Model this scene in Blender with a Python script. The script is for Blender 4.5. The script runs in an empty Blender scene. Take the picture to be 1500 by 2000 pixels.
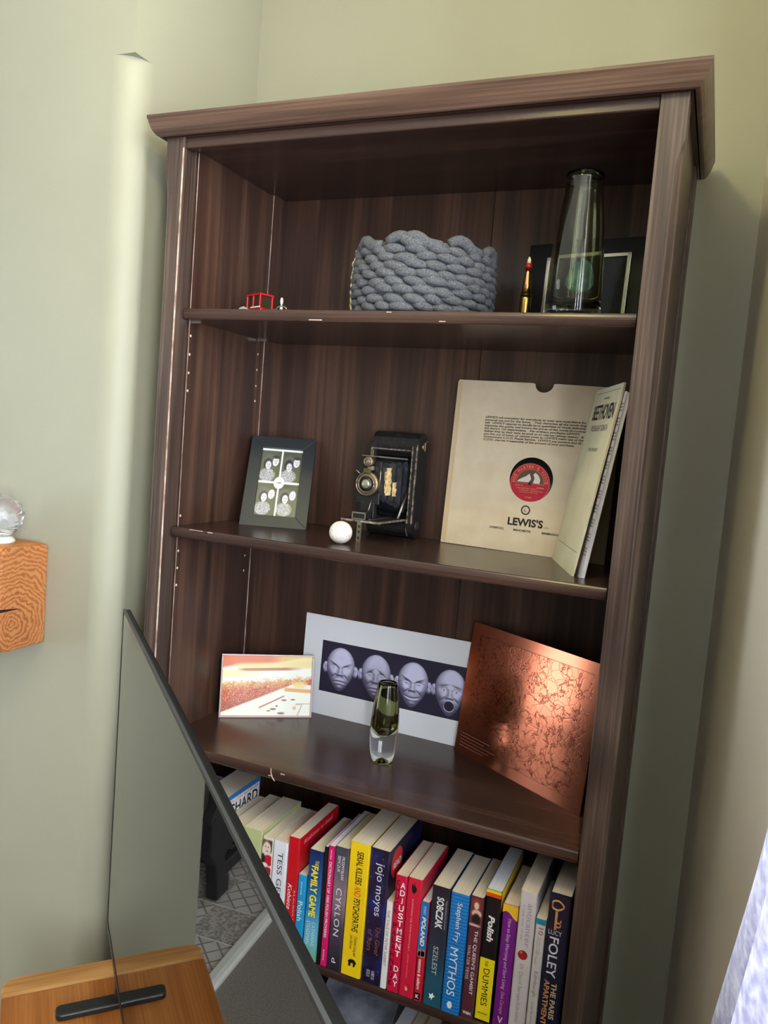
import bpy, math, random
import numpy as np
from mathutils import Vector, Matrix
random.seed(4)
rng = np.random.default_rng(4)
sc = bpy.context.scene
col = sc.collection
PI = math.pi

# ------------------------------------------------------------------ camera
cd = bpy.data.cameras.new('camera')
cam = bpy.data.objects.new('camera', cd)
col.objects.link(cam)
cam.location = (0.5119, -1.1366, 1.4492)
cam.rotation_euler = (1.4809, -0.0808, 0.4029)
cd.sensor_fit = 'VERTICAL'
cd.sensor_height = 24.0
cd.lens = 24.0 * 1535.6 / 2000.0
cd.clip_start = 0.01
sc.camera = cam

# ------------------------------------------------------------------ world, lights, exposure
w = bpy.data.worlds.new('world')
sc.world = w
w.use_nodes = True
bg = w.node_tree.nodes['Background']
bg.inputs['Color'].default_value = (0.86, 0.93, 1.0, 1)
bg.inputs['Strength'].default_value = 7.0
sc.view_settings.view_transform = 'Standard'
sc.view_settings.look = 'None'
sc.view_settings.exposure = 1.45
sc.view_settings.gamma = 1.0
sc.view_settings.use_curve_mapping = False
sc.cycles.adaptive_threshold = 0.02
sc.cycles.max_bounces = 12
sc.cycles.diffuse_bounces = 3
sc.cycles.glossy_bounces = 4
sc.cycles.transmission_bounces = 12
sc.cycles.transparent_max_bounces = 8
sc.cycles.caustics_reflective = False
sc.cycles.sample_clamp_indirect = 8.0

KX, KY = 0.53, 0.37                       # room corner right of the bookcase
SE = Vector((0.13, -0.99, 0)).normalized()  # direction of the right-hand wall, slightly splayed
SN = Vector((SE.y, -SE.x, 0))               # its normal, into the room
S_LEN = 0.62                # length of the stub wall before the bay opens
B0 = (KX + SE.x * S_LEN, KY + SE.y * S_LEN)
BD = Vector((0.5, -0.87, 0)).normalized()
B1 = (B0[0] + BD.x, B0[1] + BD.y)
B2 = (B1[0], B1[1] - 1.5)
B3 = (B2[0] - BD.x, B2[1] + BD.y)


def portal(name, center, normal, sx, sy):
    ld = bpy.data.lights.new(name, 'AREA')
    ld.shape = 'RECTANGLE'
    ld.size, ld.size_y = sx, sy
    ld.cycles.is_portal = True
    o = bpy.data.objects.new(name, ld)
    col.objects.link(o)
    o.location = center
    o.rotation_euler = Vector(normal).to_track_quat('-Z', 'Y').to_euler()
    return o


WZ0, WZ1 = 0.75, 2.42
pz, ph = (WZ0 + WZ1) / 2, WZ1 - WZ0
portal('daylight_splay', (B0[0] + BD.x * .5, B0[1] + BD.y * .5, pz), (BD.y, -BD.x, 0), 0.84, ph)
portal('daylight_bay', (B1[0], B1[1] - .75, pz), (-1, 0, 0), 1.3, ph)
portal('daylight_left', (-3.6, -1.55, 1.25), (1, 0, 0), 1.6, 2.1)

# ------------------------------------------------------------------ helpers
def srgb(r, g, b):
    f = lambda c: (c / 255) / 12.92 if c / 255 <= 0.04045 else ((c / 255 + 0.055) / 1.055) ** 2.4
    return (f(r), f(g), f(b), 1.0)


class MB:
    def __init__(s):
        s.v, s.f, s.sm = [], [], []

    def add(s, vs, fs, smooth=False):
        o = len(s.v)
        s.v += [tuple(v) for v in vs]
        s.f += [tuple(i + o for i in f) for f in fs]
        s.sm += [smooth] * len(fs)
        return s

    def box(s, x0, x1, y0, y1, z0, z1, M=None):
        vs = [Vector((x, y, z)) for z in (z0, z1) for y in (y0, y1) for x in (x0, x1)]
        if M is not None:
            vs = [M @ v for v in vs]
        return s.add(vs, [(0, 2, 3, 1), (4, 5, 7, 6), (0, 1, 5, 4), (2, 6, 7, 3), (0, 4, 6, 2), (1, 3, 7, 5)])

    def prism(s, poly, a0, a1, axis='z', M=None, smooth=False):
        """extrude a 2-D polygon along an axis"""
        n = len(poly)
        def mk(p, a):
            v = {'z': (p[0], p[1], a), 'y': (p[0], a, p[1]), 'x': (a, p[0], p[1])}[axis]
            return M @ Vector(v) if M is not None else v
        vs = [mk(p, a0) for p in poly] + [mk(p, a1) for p in poly]
        fs = [tuple(range(n))[::-1], tuple(range(n, 2 * n))]
        s.add(vs, fs)
        o = len(s.v) - 2 * n
        s.f += [(o + i, o + (i + 1) % n, o + n + (i + 1) % n, o + n + i) for i in range(n)]
        s.sm += [smooth] * n
        return s

    def lathe(s, prof, n=32, c=(0, 0, 0), axis='z', M=None, smooth=True):
        vs = []
        for r, h in prof:
            for k in range(n):
                a = 2 * PI * k / n
                p = {'z': (r * math.cos(a), r * math.sin(a), h), 'y': (r * math.cos(a), h, r * math.sin(a)),
                     'x': (h, r * math.cos(a), r * math.sin(a))}[axis]
                p = Vector(p) + Vector(c)
                vs.append(M @ p if M is not None else p)
        fs = []
        for i in range(len(prof) - 1):
            for k in range(n):
                k2 = (k + 1) % n
                fs.append((i * n + k, i * n + k2, (i + 1) * n + k2, (i + 1) * n + k))
        fs2 = [tuple(range(n))[::-1], tuple(range((len(prof) - 1) * n, len(prof) * n))]
        s.add(vs, fs, smooth)
        o = len(s.v) - len(vs)
        s.f += [tuple(i + o for i in f) for f in fs2]
        s.sm += [False] * 2
        return s

    def tube(s, pts, r, n=8, smooth=True):
        pts = [Vector(p) for p in pts]
        rs = r if isinstance(r, (list, tuple)) else [r] * len(pts)
        vs, fs = [], []
        up = Vector((0, 0, 1))
        for i, p in enumerate(pts):
            t = (pts[min(i + 1, len(pts) - 1)] - pts[max(i - 1, 0)]).normalized()
            a = t.cross(up)
            if a.length < 1e-4:
                a = t.cross(Vector((1, 0, 0)))
            a.normalize()
            b = t.cross(a).normalized()
            for k in range(n):
                q = 2 * PI * k / n
                vs.append(p + (a * math.cos(q) + b * math.sin(q)) * rs[i])
        for i in range(len(pts) - 1):
            for k in range(n):
                k2 = (k + 1) % n
                fs.append((i * n + k, i * n + k2, (i + 1) * n + k2, (i + 1) * n + k))
        fs += [tuple(range(n))[::-1], tuple(range((len(pts) - 1) * n, len(pts) * n))]
        return s.add(vs, fs, smooth)

    def ball(s, c, rx, ry, rz, nu=14, nv=9, M=None):
        vs, fs = [], []
        for j in range(nv + 1):
            t = PI * (j + 0.001) / (nv + 0.002)
            for k in range(nu):
                a = 2 * PI * k / nu
                p = Vector((rx * math.sin(t) * math.cos(a), ry * math.sin(t) * math.sin(a), rz * math.cos(t)))
                if M is not None:
                    p = M @ p
                vs.append(p + Vector(c))
        for j in range(nv):
            for k in range(nu):
                k2 = (k + 1) % nu
                fs.append((j * nu + k, (j + 1) * nu + k, (j + 1) * nu + k2, j * nu + k2))
        return s.add(vs, fs, True)

    def build(s, name, mat, parent=None, bevel=0.0, seg=2):
        me = bpy.data.meshes.new(name)
        me.from_pydata(s.v, [], s.f)
        me.polygons.foreach_set('use_smooth', s.sm)
        me.update()
        import bmesh
        bm = bmesh.new()
        bm.from_mesh(me)
        bmesh.ops.recalc_face_normals(bm, faces=bm.faces)
        bm.to_mesh(me)
        bm.free()
        o = bpy.data.objects.new(name, me)
        col.objects.link(o)
        if mat is not None:
            me.materials.append(mat)
        o.parent = parent
        if bevel:
            b = o.modifiers.new('bevel', 'BEVEL')
            b.width = bevel
            b.segments = seg
            b.limit_method = 'ANGLE'
            b.angle_limit = 0.6
        return o


def tag(o, label, cat, group=None, kind=None):
    o['label'] = label
    o['category'] = cat
    if group:
        o['group'] = group
    if kind:
        o['kind'] = kind
    return o


def struct(o, label=None):
    o['kind'] = 'structure'
    if label:
        o['label'] = label
    return o


def thing(name, label, cat, loc=(0, 0, 0), rot=(0, 0, 0), group=None):
    o = bpy.data.objects.new(name, None)
    o.empty_display_size = 0.02
    col.objects.link(o)
    o.location = loc
    o.rotation_euler = rot
    return tag(o, label, cat, group)


def M_(name):
    m = bpy.data.materials.new(name)
    m.use_nodes = True
    nt = m.node_tree
    return m, nt, nt.nodes['Principled BSDF']


def mat(name, c, rough=0.5, metal=0.0, spec=0.5, trans=0.0, ior=1.5, emit=None, es=0, bump=0, bscale=200, sheen=0):
    m, nt, b = M_(name)
    b.inputs['Base Color'].default_value = c
    b.inputs['Roughness'].default_value = rough
    b.inputs['Metallic'].default_value = metal
    b.inputs['Specular IOR Level'].default_value = spec
    b.inputs['Transmission Weight'].default_value = trans
    b.inputs['IOR'].default_value = ior
    if sheen:
        b.inputs['Sheen Weight'].default_value = sheen
    if emit:
        b.inputs['Emission Color'].default_value = emit
        b.inputs['Emission Strength'].default_value = es
    if bump:
        n = nt.nodes.new('ShaderNodeTexNoise')
        n.inputs['Scale'].default_value = bscale
        n.inputs['Detail'].default_value = 4
        tc = nt.nodes.new('ShaderNodeTexCoord')
        nt.links.new(tc.outputs['Object'], n.inputs['Vector'])
        bp = nt.nodes.new('ShaderNodeBump')
        bp.inputs['Strength'].default_value = bump
        bp.inputs['Distance'].default_value = 0.001
        nt.links.new(n.outputs['Fac'], bp.inputs['Height'])
        nt.links.new(bp.outputs['Normal'], b.inputs['Normal'])
    return m


def ramp(nt, stops):
    r = nt.nodes.new('ShaderNodeValToRGB')
    e = r.color_ramp.elements
    while len(e) < len(stops):
        e.new(0.5)
    for k, (p, c) in enumerate(stops):
        e[k].position = p
        e[k].color = c
    return r


def wood(name, dark, mid, light, axis='z', rough=0.35, ring=9.0, stretch=14.0, fine=1.0, fscale=260, coat=0.0):
    """stained timber: distorted rings plus fine streaks running along one axis"""
    m, nt, b = M_(name)
    L = nt.links
    tc = nt.nodes.new('ShaderNodeTexCoord')
    def mapping(sc_along, sc_across):
        mp = nt.nodes.new('ShaderNodeMapping')
        s = [sc_across] * 3
        s['xyz'.index(axis)] = sc_along
        mp.inputs['Scale'].default_value = s
        L.new(tc.outputs['Object'], mp.inputs['Vector'])
        return mp
    m1 = mapping(8.0 / stretch, 8.0)
    n1 = nt.nodes.new('ShaderNodeTexNoise')
    n1.inputs['Scale'].default_value = 1.0
    n1.inputs['Detail'].default_value = 2.0
    L.new(m1.outputs['Vector'], n1.inputs['Vector'])
    mu = nt.nodes.new('ShaderNodeMath'); mu.operation = 'MULTIPLY'
    mu.inputs[1].default_value = ring * 2 * PI
    L.new(n1.outputs['Fac'], mu.inputs[0])
    si = nt.nodes.new('ShaderNodeMath'); si.operation = 'SINE'
    L.new(mu.outputs[0], si.inputs[0])
    m2 = mapping(fscale / 60.0, fscale)
    n2 = nt.nodes.new('ShaderNodeTexNoise')
    n2.inputs['Scale'].default_value = 1.0
    n2.inputs['Detail'].default_value = 5.0
    L.new(m2.outputs['Vector'], n2.inputs['Vector'])
    a1 = nt.nodes.new('ShaderNodeMath'); a1.operation = 'MULTIPLY_ADD'
    a1.inputs[1].default_value = 0.11
    a1.inputs[2].default_value = 0.5 - 0.5 * fine
    L.new(si.outputs[0], a1.inputs[0])
    a2 = nt.nodes.new('ShaderNodeMath'); a2.operation = 'MULTIPLY_ADD'
    a2.inputs[1].default_value = fine
    L.new(n2.outputs['Fac'], a2.inputs[0])
    L.new(a1.outputs[0], a2.inputs[2])
    r = ramp(nt, [(0.22, dark), (0.52, mid), (0.82, light)])
    L.new(a2.outputs[0], r.inputs['Fac'])
    L.new(r.outputs['Color'], b.inputs['Base Color'])
    bp = nt.nodes.new('ShaderNodeBump')
    bp.inputs['Strength'].default_value = 0.12
    bp.inputs['Distance'].default_value = 0.001
    L.new(a2.outputs[0], bp.inputs['Height'])
    L.new(bp.outputs['Normal'], b.inputs['Normal'])
    b.inputs['Roughness'].default_value = rough
    b.inputs['Coat Weight'].default_value = coat
    b.inputs['Coat Roughness'].default_value = 0.25
    return m


def noise_mat(name, stops, scale=30, rough=0.5, detail=4, bump=0.0, metal=0.0, stretch=(1, 1, 1), dist=0.0):
    m, nt, b = M_(name)
    L = nt.links
    tc = nt.nodes.new('ShaderNodeTexCoord')
    mp = nt.nodes.new('ShaderNodeMapping')
    mp.inputs['Scale'].default_value = stretch
    L.new(tc.outputs['Object'], mp.inputs['Vector'])
    n = nt.nodes.new('ShaderNodeTexNoise')
    n.inputs['Scale'].default_value = scale
    n.inputs['Detail'].default_value = detail
    n.inputs['Distortion'].default_value = dist
    L.new(mp.outputs['Vector'], n.inputs['Vector'])
    r = ramp(nt, stops)
    L.new(n.outputs['Fac'], r.inputs['Fac'])
    L.new(r.outputs['Color'], b.inputs['Base Color'])
    b.inputs['Roughness'].default_value = rough
    b.inputs['Metallic'].default_value = metal
    if bump:
        bp = nt.nodes.new('ShaderNodeBump')
        bp.inputs['Strength'].default_value = bump
        bp.inputs['Distance'].default_value = 0.002
        L.new(n.outputs['Fac'], bp.inputs['Height'])
        L.new(bp.outputs['Normal'], b.inputs['Normal'])
    return m


def grad_mat(name, h, stops, namp=0.25, nscale=25, rough=0.35):
    """printed cover whose colours run up the height of the book, broken by noise"""
    m, nt, b = M_(name)
    L = nt.links
    tc = nt.nodes.new('ShaderNodeTexCoord')
    sx = nt.nodes.new('ShaderNodeSeparateXYZ')
    L.new(tc.outputs['Object'], sx.inputs[0])
    n = nt.nodes.new('ShaderNodeTexNoise')
    n.inputs['Scale'].default_value = nscale
    n.inputs['Detail'].default_value = 4
    L.new(tc.outputs['Object'], n.inputs['Vector'])
    a = nt.nodes.new('ShaderNodeMath'); a.operation = 'MULTIPLY_ADD'
    a.inputs[1].default_value = namp; a.inputs[2].default_value = -namp / 2
    L.new(n.outputs['Fac'], a.inputs[0])
    d = nt.nodes.new('ShaderNodeMath'); d.operation = 'MULTIPLY_ADD'
    d.inputs[1].default_value = 1.0 / h
    L.new(sx.outputs['Z'], d.inputs[0])
    L.new(a.outputs[0], d.inputs[2])
    r = ramp(nt, stops)
    L.new(d.outputs[0], r.inputs['Fac'])
    L.new(r.outputs['Color'], b.inputs['Base Color'])
    b.inputs['Roughness'].default_value = rough
    return m


def vcol_mat(name, rough=0.4, coat=0.0):
    m, nt, b = M_(name)
    a = nt.nodes.new('ShaderNodeAttribute')
    a.attribute_name = 'print'
    nt.links.new(a.outputs['Color'], b.inputs['Base Color'])
    b.inputs['Roughness'].default_value = rough
    b.inputs['Coat Weight'].default_value = coat
    b.inputs['Coat Roughness'].default_value = 0.03
    return m


def lin(a):
    a = np.clip(np.asarray(a, float) / 255.0, 0, 1)
    return np.where(a <= 0.04045, a / 12.92, ((a + 0.055) / 1.055) ** 2.4)


def print_mesh(name, img, w_, h_, m, parent, loc=(0, 0, 0), rot=(0, 0, 0)):
    """flat print: img is (ny, nx, 3) sRGB 0-255, row 0 at the bottom; lies in local x-z, origin bottom left"""
    ny, nx, _ = img.shape
    xs = np.linspace(0, w_, nx + 1); zs = np.linspace(0, h_, ny + 1)
    X, Z = np.meshgrid(xs, zs)
    v = np.stack([X, 0 * X, Z], -1).reshape(-1, 3)
    i, j = np.meshgrid(np.arange(nx), np.arange(ny))
    a = (j * (nx + 1) + i).ravel()
    f = np.stack([a, a + 1, a + nx + 2, a + nx + 1], -1)
    me = bpy.data.meshes.new(name)
    me.from_pydata(v.tolist(), [], f.tolist())
    at = me.color_attributes.new('print', 'FLOAT_COLOR', 'CORNER')
    c = np.ones((nx * ny, 4, 4), np.float32)
    c[:, :, :3] = lin(img).reshape(-1, 1, 3)
    at.data.foreach_set('color', c.ravel())
    me.materials.append(m)
    o = bpy.data.objects.new(name, me)
    col.objects.link(o)
    o.parent = parent
    o.location = loc
    o.rotation_euler = rot
    return o


def text_mesh(body, shear=0.0, bold=0.0, align='LEFT', spacing=1.0, line=1.0):
    cu = bpy.data.curves.new('t', 'FONT')
    cu.body = body
    cu.shear = shear
    cu.offset = bold
    cu.align_x = align
    cu.space_character = spacing
    cu.space_line = line
    cu.resolution_u = 3
    cu.fill_mode = 'FRONT'
    o = bpy.data.objects.new('t', cu)
    me = bpy.data.meshes.new_from_object(o)
    bpy.data.objects.remove(o)
    bpy.data.curves.remove(cu)
    return me


def lettering(name, body, m, parent, origin, xdir, ydir, w_, h_, shear=0.0, bold=0.0, align='LEFT', spacing=1.0, line=1.0):
    """flat lettering scaled to fill w_ x h_, centred on origin; xdir/ydir: reading direction and letter-up"""
    me = text_mesh(body, shear, bold, align, spacing, line)
    n = len(me.vertices)
    a = np.zeros(n * 3); me.vertices.foreach_get('co', a); a = a.reshape(-1, 3)
    lo, hi = a.min(0), a.max(0)
    s = (a - (lo + hi) / 2) / np.maximum(hi - lo, 1e-6)
    xd, yd = np.array(xdir, float), np.array(ydir, float)
    p = np.array(origin, float) + np.outer(s[:, 0] * w_, xd) + np.outer(s[:, 1] * h_, yd)
    me.vertices.foreach_set('co', p.ravel())
    me.update()
    me.name = name
    me.materials.clear()
    me.materials.append(m)
    o = bpy.data.objects.new(name, me)
    col.objects.link(o)
    o.parent = parent
    return o


def quad(name, m, parent, x0, x1, z0, z1, y):
    return MB().box(x0, x1, y, y + 0.0002, z0, z1).build(name, m, parent)


def disc(name, m, parent, cx, cz, r, y, n=28, ry=None):
    ry = ry or r
    return MB().prism([(cx + r * math.cos(2 * PI * k / n), cz + ry * math.sin(2 * PI * k / n)) for k in range(n)], y, y + 0.0002, 'y').build(name, m, parent)


# ------------------------------------------------------------------ materials
PAINT = noise_mat('sage_paint', [(0.3, srgb(162, 160, 141)), (0.7, srgb(168, 166, 147))], scale=3, rough=0.55)
PAINT_R_LIT = noise_mat('beige_paint_light_lifted', [(0.3, srgb(224, 216, 202)), (0.7, srgb(230, 222, 208))], scale=3, rough=0.6)  # beige, lightened so the colour carries light the right wall lacks
CEIL = mat('ceiling_white', srgb(235, 233, 225), 0.8)
WHITEP = mat('white_gloss_paint', srgb(236, 236, 232), 0.35)
CARPET = noise_mat('carpet', [(0.3, srgb(116, 109, 104)), (0.7, srgb(158, 150, 144))], scale=260, rough=0.95, bump=0.5)
D0, D1, D2 = srgb(46, 30, 25), srgb(72, 49, 40), srgb(112, 80, 62)
WZ = wood('brown_stain_upright', D0, D1, D2, 'z', 0.36, ring=5, stretch=13, fine=0.55, fscale=130)
WX = wood('brown_stain_across', srgb(46, 31, 28), srgb(64, 45, 39), srgb(88, 64, 54), 'x', 0.24, ring=4, stretch=16, fine=0.6)
WP = wood('brown_stain_post', srgb(50, 37, 33), srgb(78, 62, 55), srgb(112, 94, 83), 'z', 0.34, ring=9, stretch=11)
WY = wood('brown_stain_depth', D0, D1, D2, 'y', 0.36)
WORN = noise_mat('worn_pale_wood', [(0.35, srgb(160, 120, 105)), (0.65, srgb(226, 200, 186))], scale=30, rough=0.6)
PALEWOOD = mat('bare_wood', srgb(232, 214, 196), 0.6)
DARKGAP = mat('dark_gap', srgb(14, 9, 8), 0.8)
OAK = wood('oak_boards', srgb(132, 74, 26), srgb(168, 100, 40), srgb(196, 130, 64), 'x', 0.33, ring=5, stretch=9, fine=0.8)
OAKE = wood('oak_end_board', srgb(150, 96, 46), srgb(192, 136, 76), srgb(216, 168, 108), 'y', 0.38, ring=9, stretch=5, fine=0.6)
BLACK = mat('black_plastic', srgb(26, 26, 29), 0.35)
BLACKM = mat('black_matt', srgb(22, 22, 24), 0.6)
IRON = mat('cast_iron', srgb(38, 33, 36), 0.55, bump=0.3, bscale=120)
NICKEL = mat('worn_nickel', srgb(190, 182, 168), 0.3, metal=1.0)
WHITE = mat('white_print', srgb(245, 245, 243), 0.5)
INK = mat('black_ink', srgb(28, 24, 26), 0.6)
GREYINK = mat('grey_ink', srgb(120, 118, 116), 0.6)
PAGES = noise_mat('book_pages', [(0.3, srgb(214, 196, 172)), (0.7, srgb(236, 220, 198))], scale=1.0, rough=0.85, stretch=(1500, 3, 3), bump=0.1)
PAGESW = noise_mat('white_pages', [(0.3, srgb(214, 214, 224)), (0.7, srgb(236, 236, 244))], scale=1.0, rough=0.8, stretch=(1500, 3, 3))
GLASSPANE = None
m, nt, b = M_('window_glass')
tr = nt.nodes.new('ShaderNodeBsdfTransparent')
gl = nt.nodes.new('ShaderNodeBsdfGlossy'); gl.inputs['Roughness'].default_value = 0.0
mx = nt.nodes.new('ShaderNodeMixShader'); mx.inputs[0].default_value = 0.06
nt.links.new(tr.outputs[0], mx.inputs[1]); nt.links.new(gl.outputs[0], mx.inputs[2])
nt.links.new(mx.outputs[0], nt.nodes['Material Output'].inputs[0])
GLASSPANE = m
DIMPANE = m.copy()
DIMPANE.name = 'dimming_window_glass'  # grey tint added to dim the daylight of the left window
next(n_ for n_ in DIMPANE.node_tree.nodes if n_.type == 'BSDF_TRANSPARENT').inputs[0].default_value = (0.62, 0.62, 0.62, 1)

# ------------------------------------------------------------------ the room
RX0, RY0, RZ = -3.6, -3.6, 2.6
BRX, BRY, BRR = -0.495, -0.01, 0.046      # chimney breast corner and rounding
BRX2 = -2.15
OPX0, OPX1, OPZ = -1.95, -0.855, 0.93     # fireplace opening
NOTCH = 2.085
struct(MB().box(RX0 - .1, 2.2, RY0 - .1, 0.6, -0.08, 0.0).build('floor', CARPET), 'grey beige carpet on the floor')
struct(MB().box(RX0 - .1, 2.2, RY0 - .1, 0.6, RZ, RZ + .08).build('ceiling', CEIL), 'plain white ceiling')
struct(MB().box(BRX, KX + .02, KY, KY + 0.1, 0, RZ).build('wall_back', PAINT), 'sage painted alcove wall behind the bookcase')
struct(MB().box(RX0, BRX2, KY, KY + 0.1, 0, RZ).build('wall_alcove', PAINT))
# wall on the far left with a window opening
b = MB()
for (y0, y1, z0, z1) in [(RY0, -2.35, 0, RZ), (-0.75, KY + .1, 0, RZ), (-2.35, -0.75, 0, 0.2), (-2.35, -0.75, 2.3, RZ)]:
    b.box(RX0 - .1, RX0, y0, y1, z0, z1)
struct(b.build('wall_left', PAINT))

# chimney breast with rounded corner below the notch and a fireplace opening
b = MB()
fx = BRX - BRR
def q4(p):
    b.add(p, [(0, 1, 2, 3)])
q4([(OPX1, BRY, 0), (fx, BRY, 0), (fx, BRY, NOTCH), (OPX1, BRY, NOTCH)])
q4([(OPX0, BRY, OPZ), (OPX1, BRY, OPZ), (OPX1, BRY, NOTCH), (OPX0, BRY, NOTCH)])
q4([(BRX2, BRY, 0), (OPX0, BRY, 0), (OPX0, BRY, NOTCH), (BRX2, BRY, NOTCH)])
q4([(BRX2, BRY, NOTCH), (BRX, BRY, NOTCH), (BRX, BRY, RZ), (BRX2, BRY, RZ)])
arc = [(fx + BRR * math.sin(PI / 2 * k / 12), BRY + BRR - BRR * math.cos(PI / 2 * k / 12)) for k in range(13)]
b.add([(x, y, 0) for x, y in arc] + [(x, y, NOTCH) for x, y in arc], [(k, k + 1, 14 + k, 13 + k) for k in range(12)], True)
q4([(BRX, BRY + BRR, 0), (BRX, KY, 0), (BRX, KY, NOTCH), (BRX, BRY + BRR, NOTCH)])
q4([(BRX, BRY, NOTCH), (BRX, KY, NOTCH), (BRX, KY, RZ), (BRX, BRY, RZ)])
b.add([(x, y, NOTCH) for x, y in arc] + [(BRX, BRY, NOTCH)], [(k, k + 1, 13) for k in range(12)])
q4([(BRX2, BRY, 0), (BRX2, KY, 0), (BRX2, KY, RZ), (BRX2, BRY, RZ)])
# recess
RB = 0.47
q4([(OPX1, BRY, 0), (OPX1, RB, 0), (OPX1, RB, OPZ), (OPX1, BRY, OPZ)])
q4([(OPX0, BRY, 0), (OPX0, RB, 0), (OPX0, RB, OPZ), (OPX0, BRY, OPZ)])
q4([(OPX0, RB, 0), (OPX1, RB, 0), (OPX1, RB, OPZ), (OPX0, RB, OPZ)])
q4([(OPX0, BRY, OPZ), (OPX1, BRY, OPZ), (OPX1, RB, OPZ), (OPX0, RB, OPZ)])
struct(b.build('wall_chimney', PAINT), 'sage chimney breast with rounded corner')

# right-hand wall and rear wall with their windows
def bay_wall(name, p0, d, length, w0, w1, label=None):
    p0 = Vector((p0[0], p0[1], 0)); d = Vector(d).normalized()
    ang = math.atan2(d.y, d.x)
    Mx = Matrix.Translation(p0) @ Matrix.Rotation(ang, 4, 'Z')
    b = MB()
    t = 0.12
    for (a0, a1, z0, z1) in [(0, w0, 0, RZ), (w1, length, 0, RZ), (w0, w1, 0, WZ0), (w0, w1, WZ1, RZ)]:
        b.box(a0, a1, 0, t, z0, z1, Mx)
    wall = struct(b.build(name, PAINT), label)
    return Mx, wall
def bay_window(name, Mx, w0, w1, n):
    f = 0.05
    b = MB()
    for (a0, a1, z0, z1) in [(w0, w0 + f, WZ0, WZ1), (w1 - f, w1, WZ0, WZ1), (w0, w1, WZ0, WZ0 + f), (w0, w1, WZ1 - f, WZ1)]:
        b.box(a0, a1, 0.045, 0.095, z0, z1, Mx)
    for k in range(1, n):
        c = w0 + (w1 - w0) * k / n
        b.box(c - f / 2, c + f / 2, 0.045, 0.095, WZ0, WZ1, Mx)
    o = struct(b.build(name, WHITEP))
    for k in range(n):
        a0 = w0 + (w1 - w0) * k / n + f / 2; a1 = w0 + (w1 - w0) * (k + 1) / n - f / 2
        MB().box(a0, a1, 0.068, 0.072, WZ0 + f, WZ1 - f, Mx).build('pane', GLASSPANE, o)
struct(MB().box(0, S_LEN, 0, 0.04, 0, RZ, Matrix.Translation((KX, KY, 0)) @ Matrix.Rotation(math.atan2(SE.y, SE.x), 4, 'Z')).build('wall_right', PAINT_R_LIT), 'short right hand wall meeting the alcove corner')
Mx1, _ = bay_wall('wall_bay_near', B0, BD, 1.0, 0.08, 0.92)
bay_window('window_1', Mx1, 0.08, 0.92, 1)
Mx2, _ = bay_wall('wall_bay', B1, (0, -1, 0), 1.5, 0.1, 1.4)
bay_window('window_2', Mx2, 0.1, 1.4, 2)
bay_wall('wall_bay_far', B2, (-BD.x, BD.y, 0), 1.0, 0.5, 0.5)
struct(MB().box(B3[0], B3[0] + .1, RY0, B3[1], 0, RZ).build('wall_return', PAINT))
struct(MB().box(RX0, 1.5, RY0 - .1, RY0, 0, RZ).build('wall_rear', PAINT))
dr = struct(MB().box(-0.3, 0.55, RY0, RY0 + .04, 0, 2.0).build('added_door_1', WZ, bevel=.004))  # unseen dark door, added to cut bounce onto the strip beside the bookcase
MB().lathe([(0, .1), (.02, .1), (.026, .075), (.01, .06), (.01, .04), (0, .04)], 18, (0.48, RY0, 1.0), 'y').build('handle', NICKEL, dr)
b = MB()
for (y0, y1, z0, z1) in [(-2.35, -2.3, .2, 2.3), (-.8, -.75, .2, 2.3), (-1.575, -1.525, .2, 2.3), (-2.35, -.75, .2, .25), (-2.35, -.75, 2.25, 2.3)]:
    b.box(RX0 - .08, RX0 - .03, y0, y1, z0, z1)
wl = struct(b.build('window_3', WHITEP))
for (y0, y1) in [(-2.3, -1.575), (-1.525, -.8)]:
    MB().box(RX0 - .057, RX0 - .053, y0, y1, .25, 2.25).build('pane', DIMPANE, wl)

# hearth: tiles in the fireplace recess behind a white kerb
hearth = struct(MB().box(OPX0, OPX1, 0.0, RB, 0.0, 0.008).build('floor_hearth', mat('grout', srgb(244, 242, 238), 0.9)), 'tiled hearth inside the fireplace')
TS = 0.152
tl_a = noise_mat('tile_speckled', [(0.4, srgb(150, 142, 138)), (0.6, srgb(204, 196, 192))], scale=110, rough=0.6)
m, nt, bb = M_('tile_lattice')
tc = nt.nodes.new('ShaderNodeTexCoord')
mp = nt.nodes.new('ShaderNodeMapping'); mp.inputs['Rotation'].default_value = (0, 0, PI / 4); mp.inputs['Scale'].default_value = (1, 1, 1)
br = nt.nodes.new('ShaderNodeTexBrick')
br.offset = 0.0
br.inputs['Scale'].default_value = 24
br.inputs['Mortar Size'].default_value = 0.065
br.inputs['Brick Width'].default_value = 1.0
br.inputs['Row Height'].default_value = 1.0
br.inputs['Color1'].default_value = srgb(214, 208, 204); br.inputs['Color2'].default_value = srgb(200, 194, 190)
br.inputs['Mortar'].default_value = srgb(136, 130, 128)
nt.links.new(tc.outputs['Object'], mp.inputs['Vector']); nt.links.new(mp.outputs['Vector'], br.inputs['Vector'])
nt.links.new(br.outputs['Color'], bb.inputs['Base Color']); bb.inputs['Roughness'].default_value = 0.6
tl_b = m
tme = {}
for k, mm in enumerate((tl_a, tl_b)):
    o = MB().box(0.0045, TS - .0045, 0.0045, TS - .0045, 0, 0.003).build('tile', mm, hearth)
    tme[k] = o.data
    bpy.data.objects.remove(o)
for i in range(7):
    for j in range(3):
        if OPX1 - (i + 1) * TS < OPX0 - 0.001:
            continue
        o = bpy.data.objects.new('tile', tme[(i + j) % 2])
        col.objects.link(o)
        o.parent = hearth
        o.location = (OPX1 - (i + 1) * TS, 0.036 + j * (TS - .008), 0.008)
MB().box(OPX0, OPX1, 0.008, 0.034, 0.0, 0.026).build('kerb', WHITEP, hearth, bevel=0.004)

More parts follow.
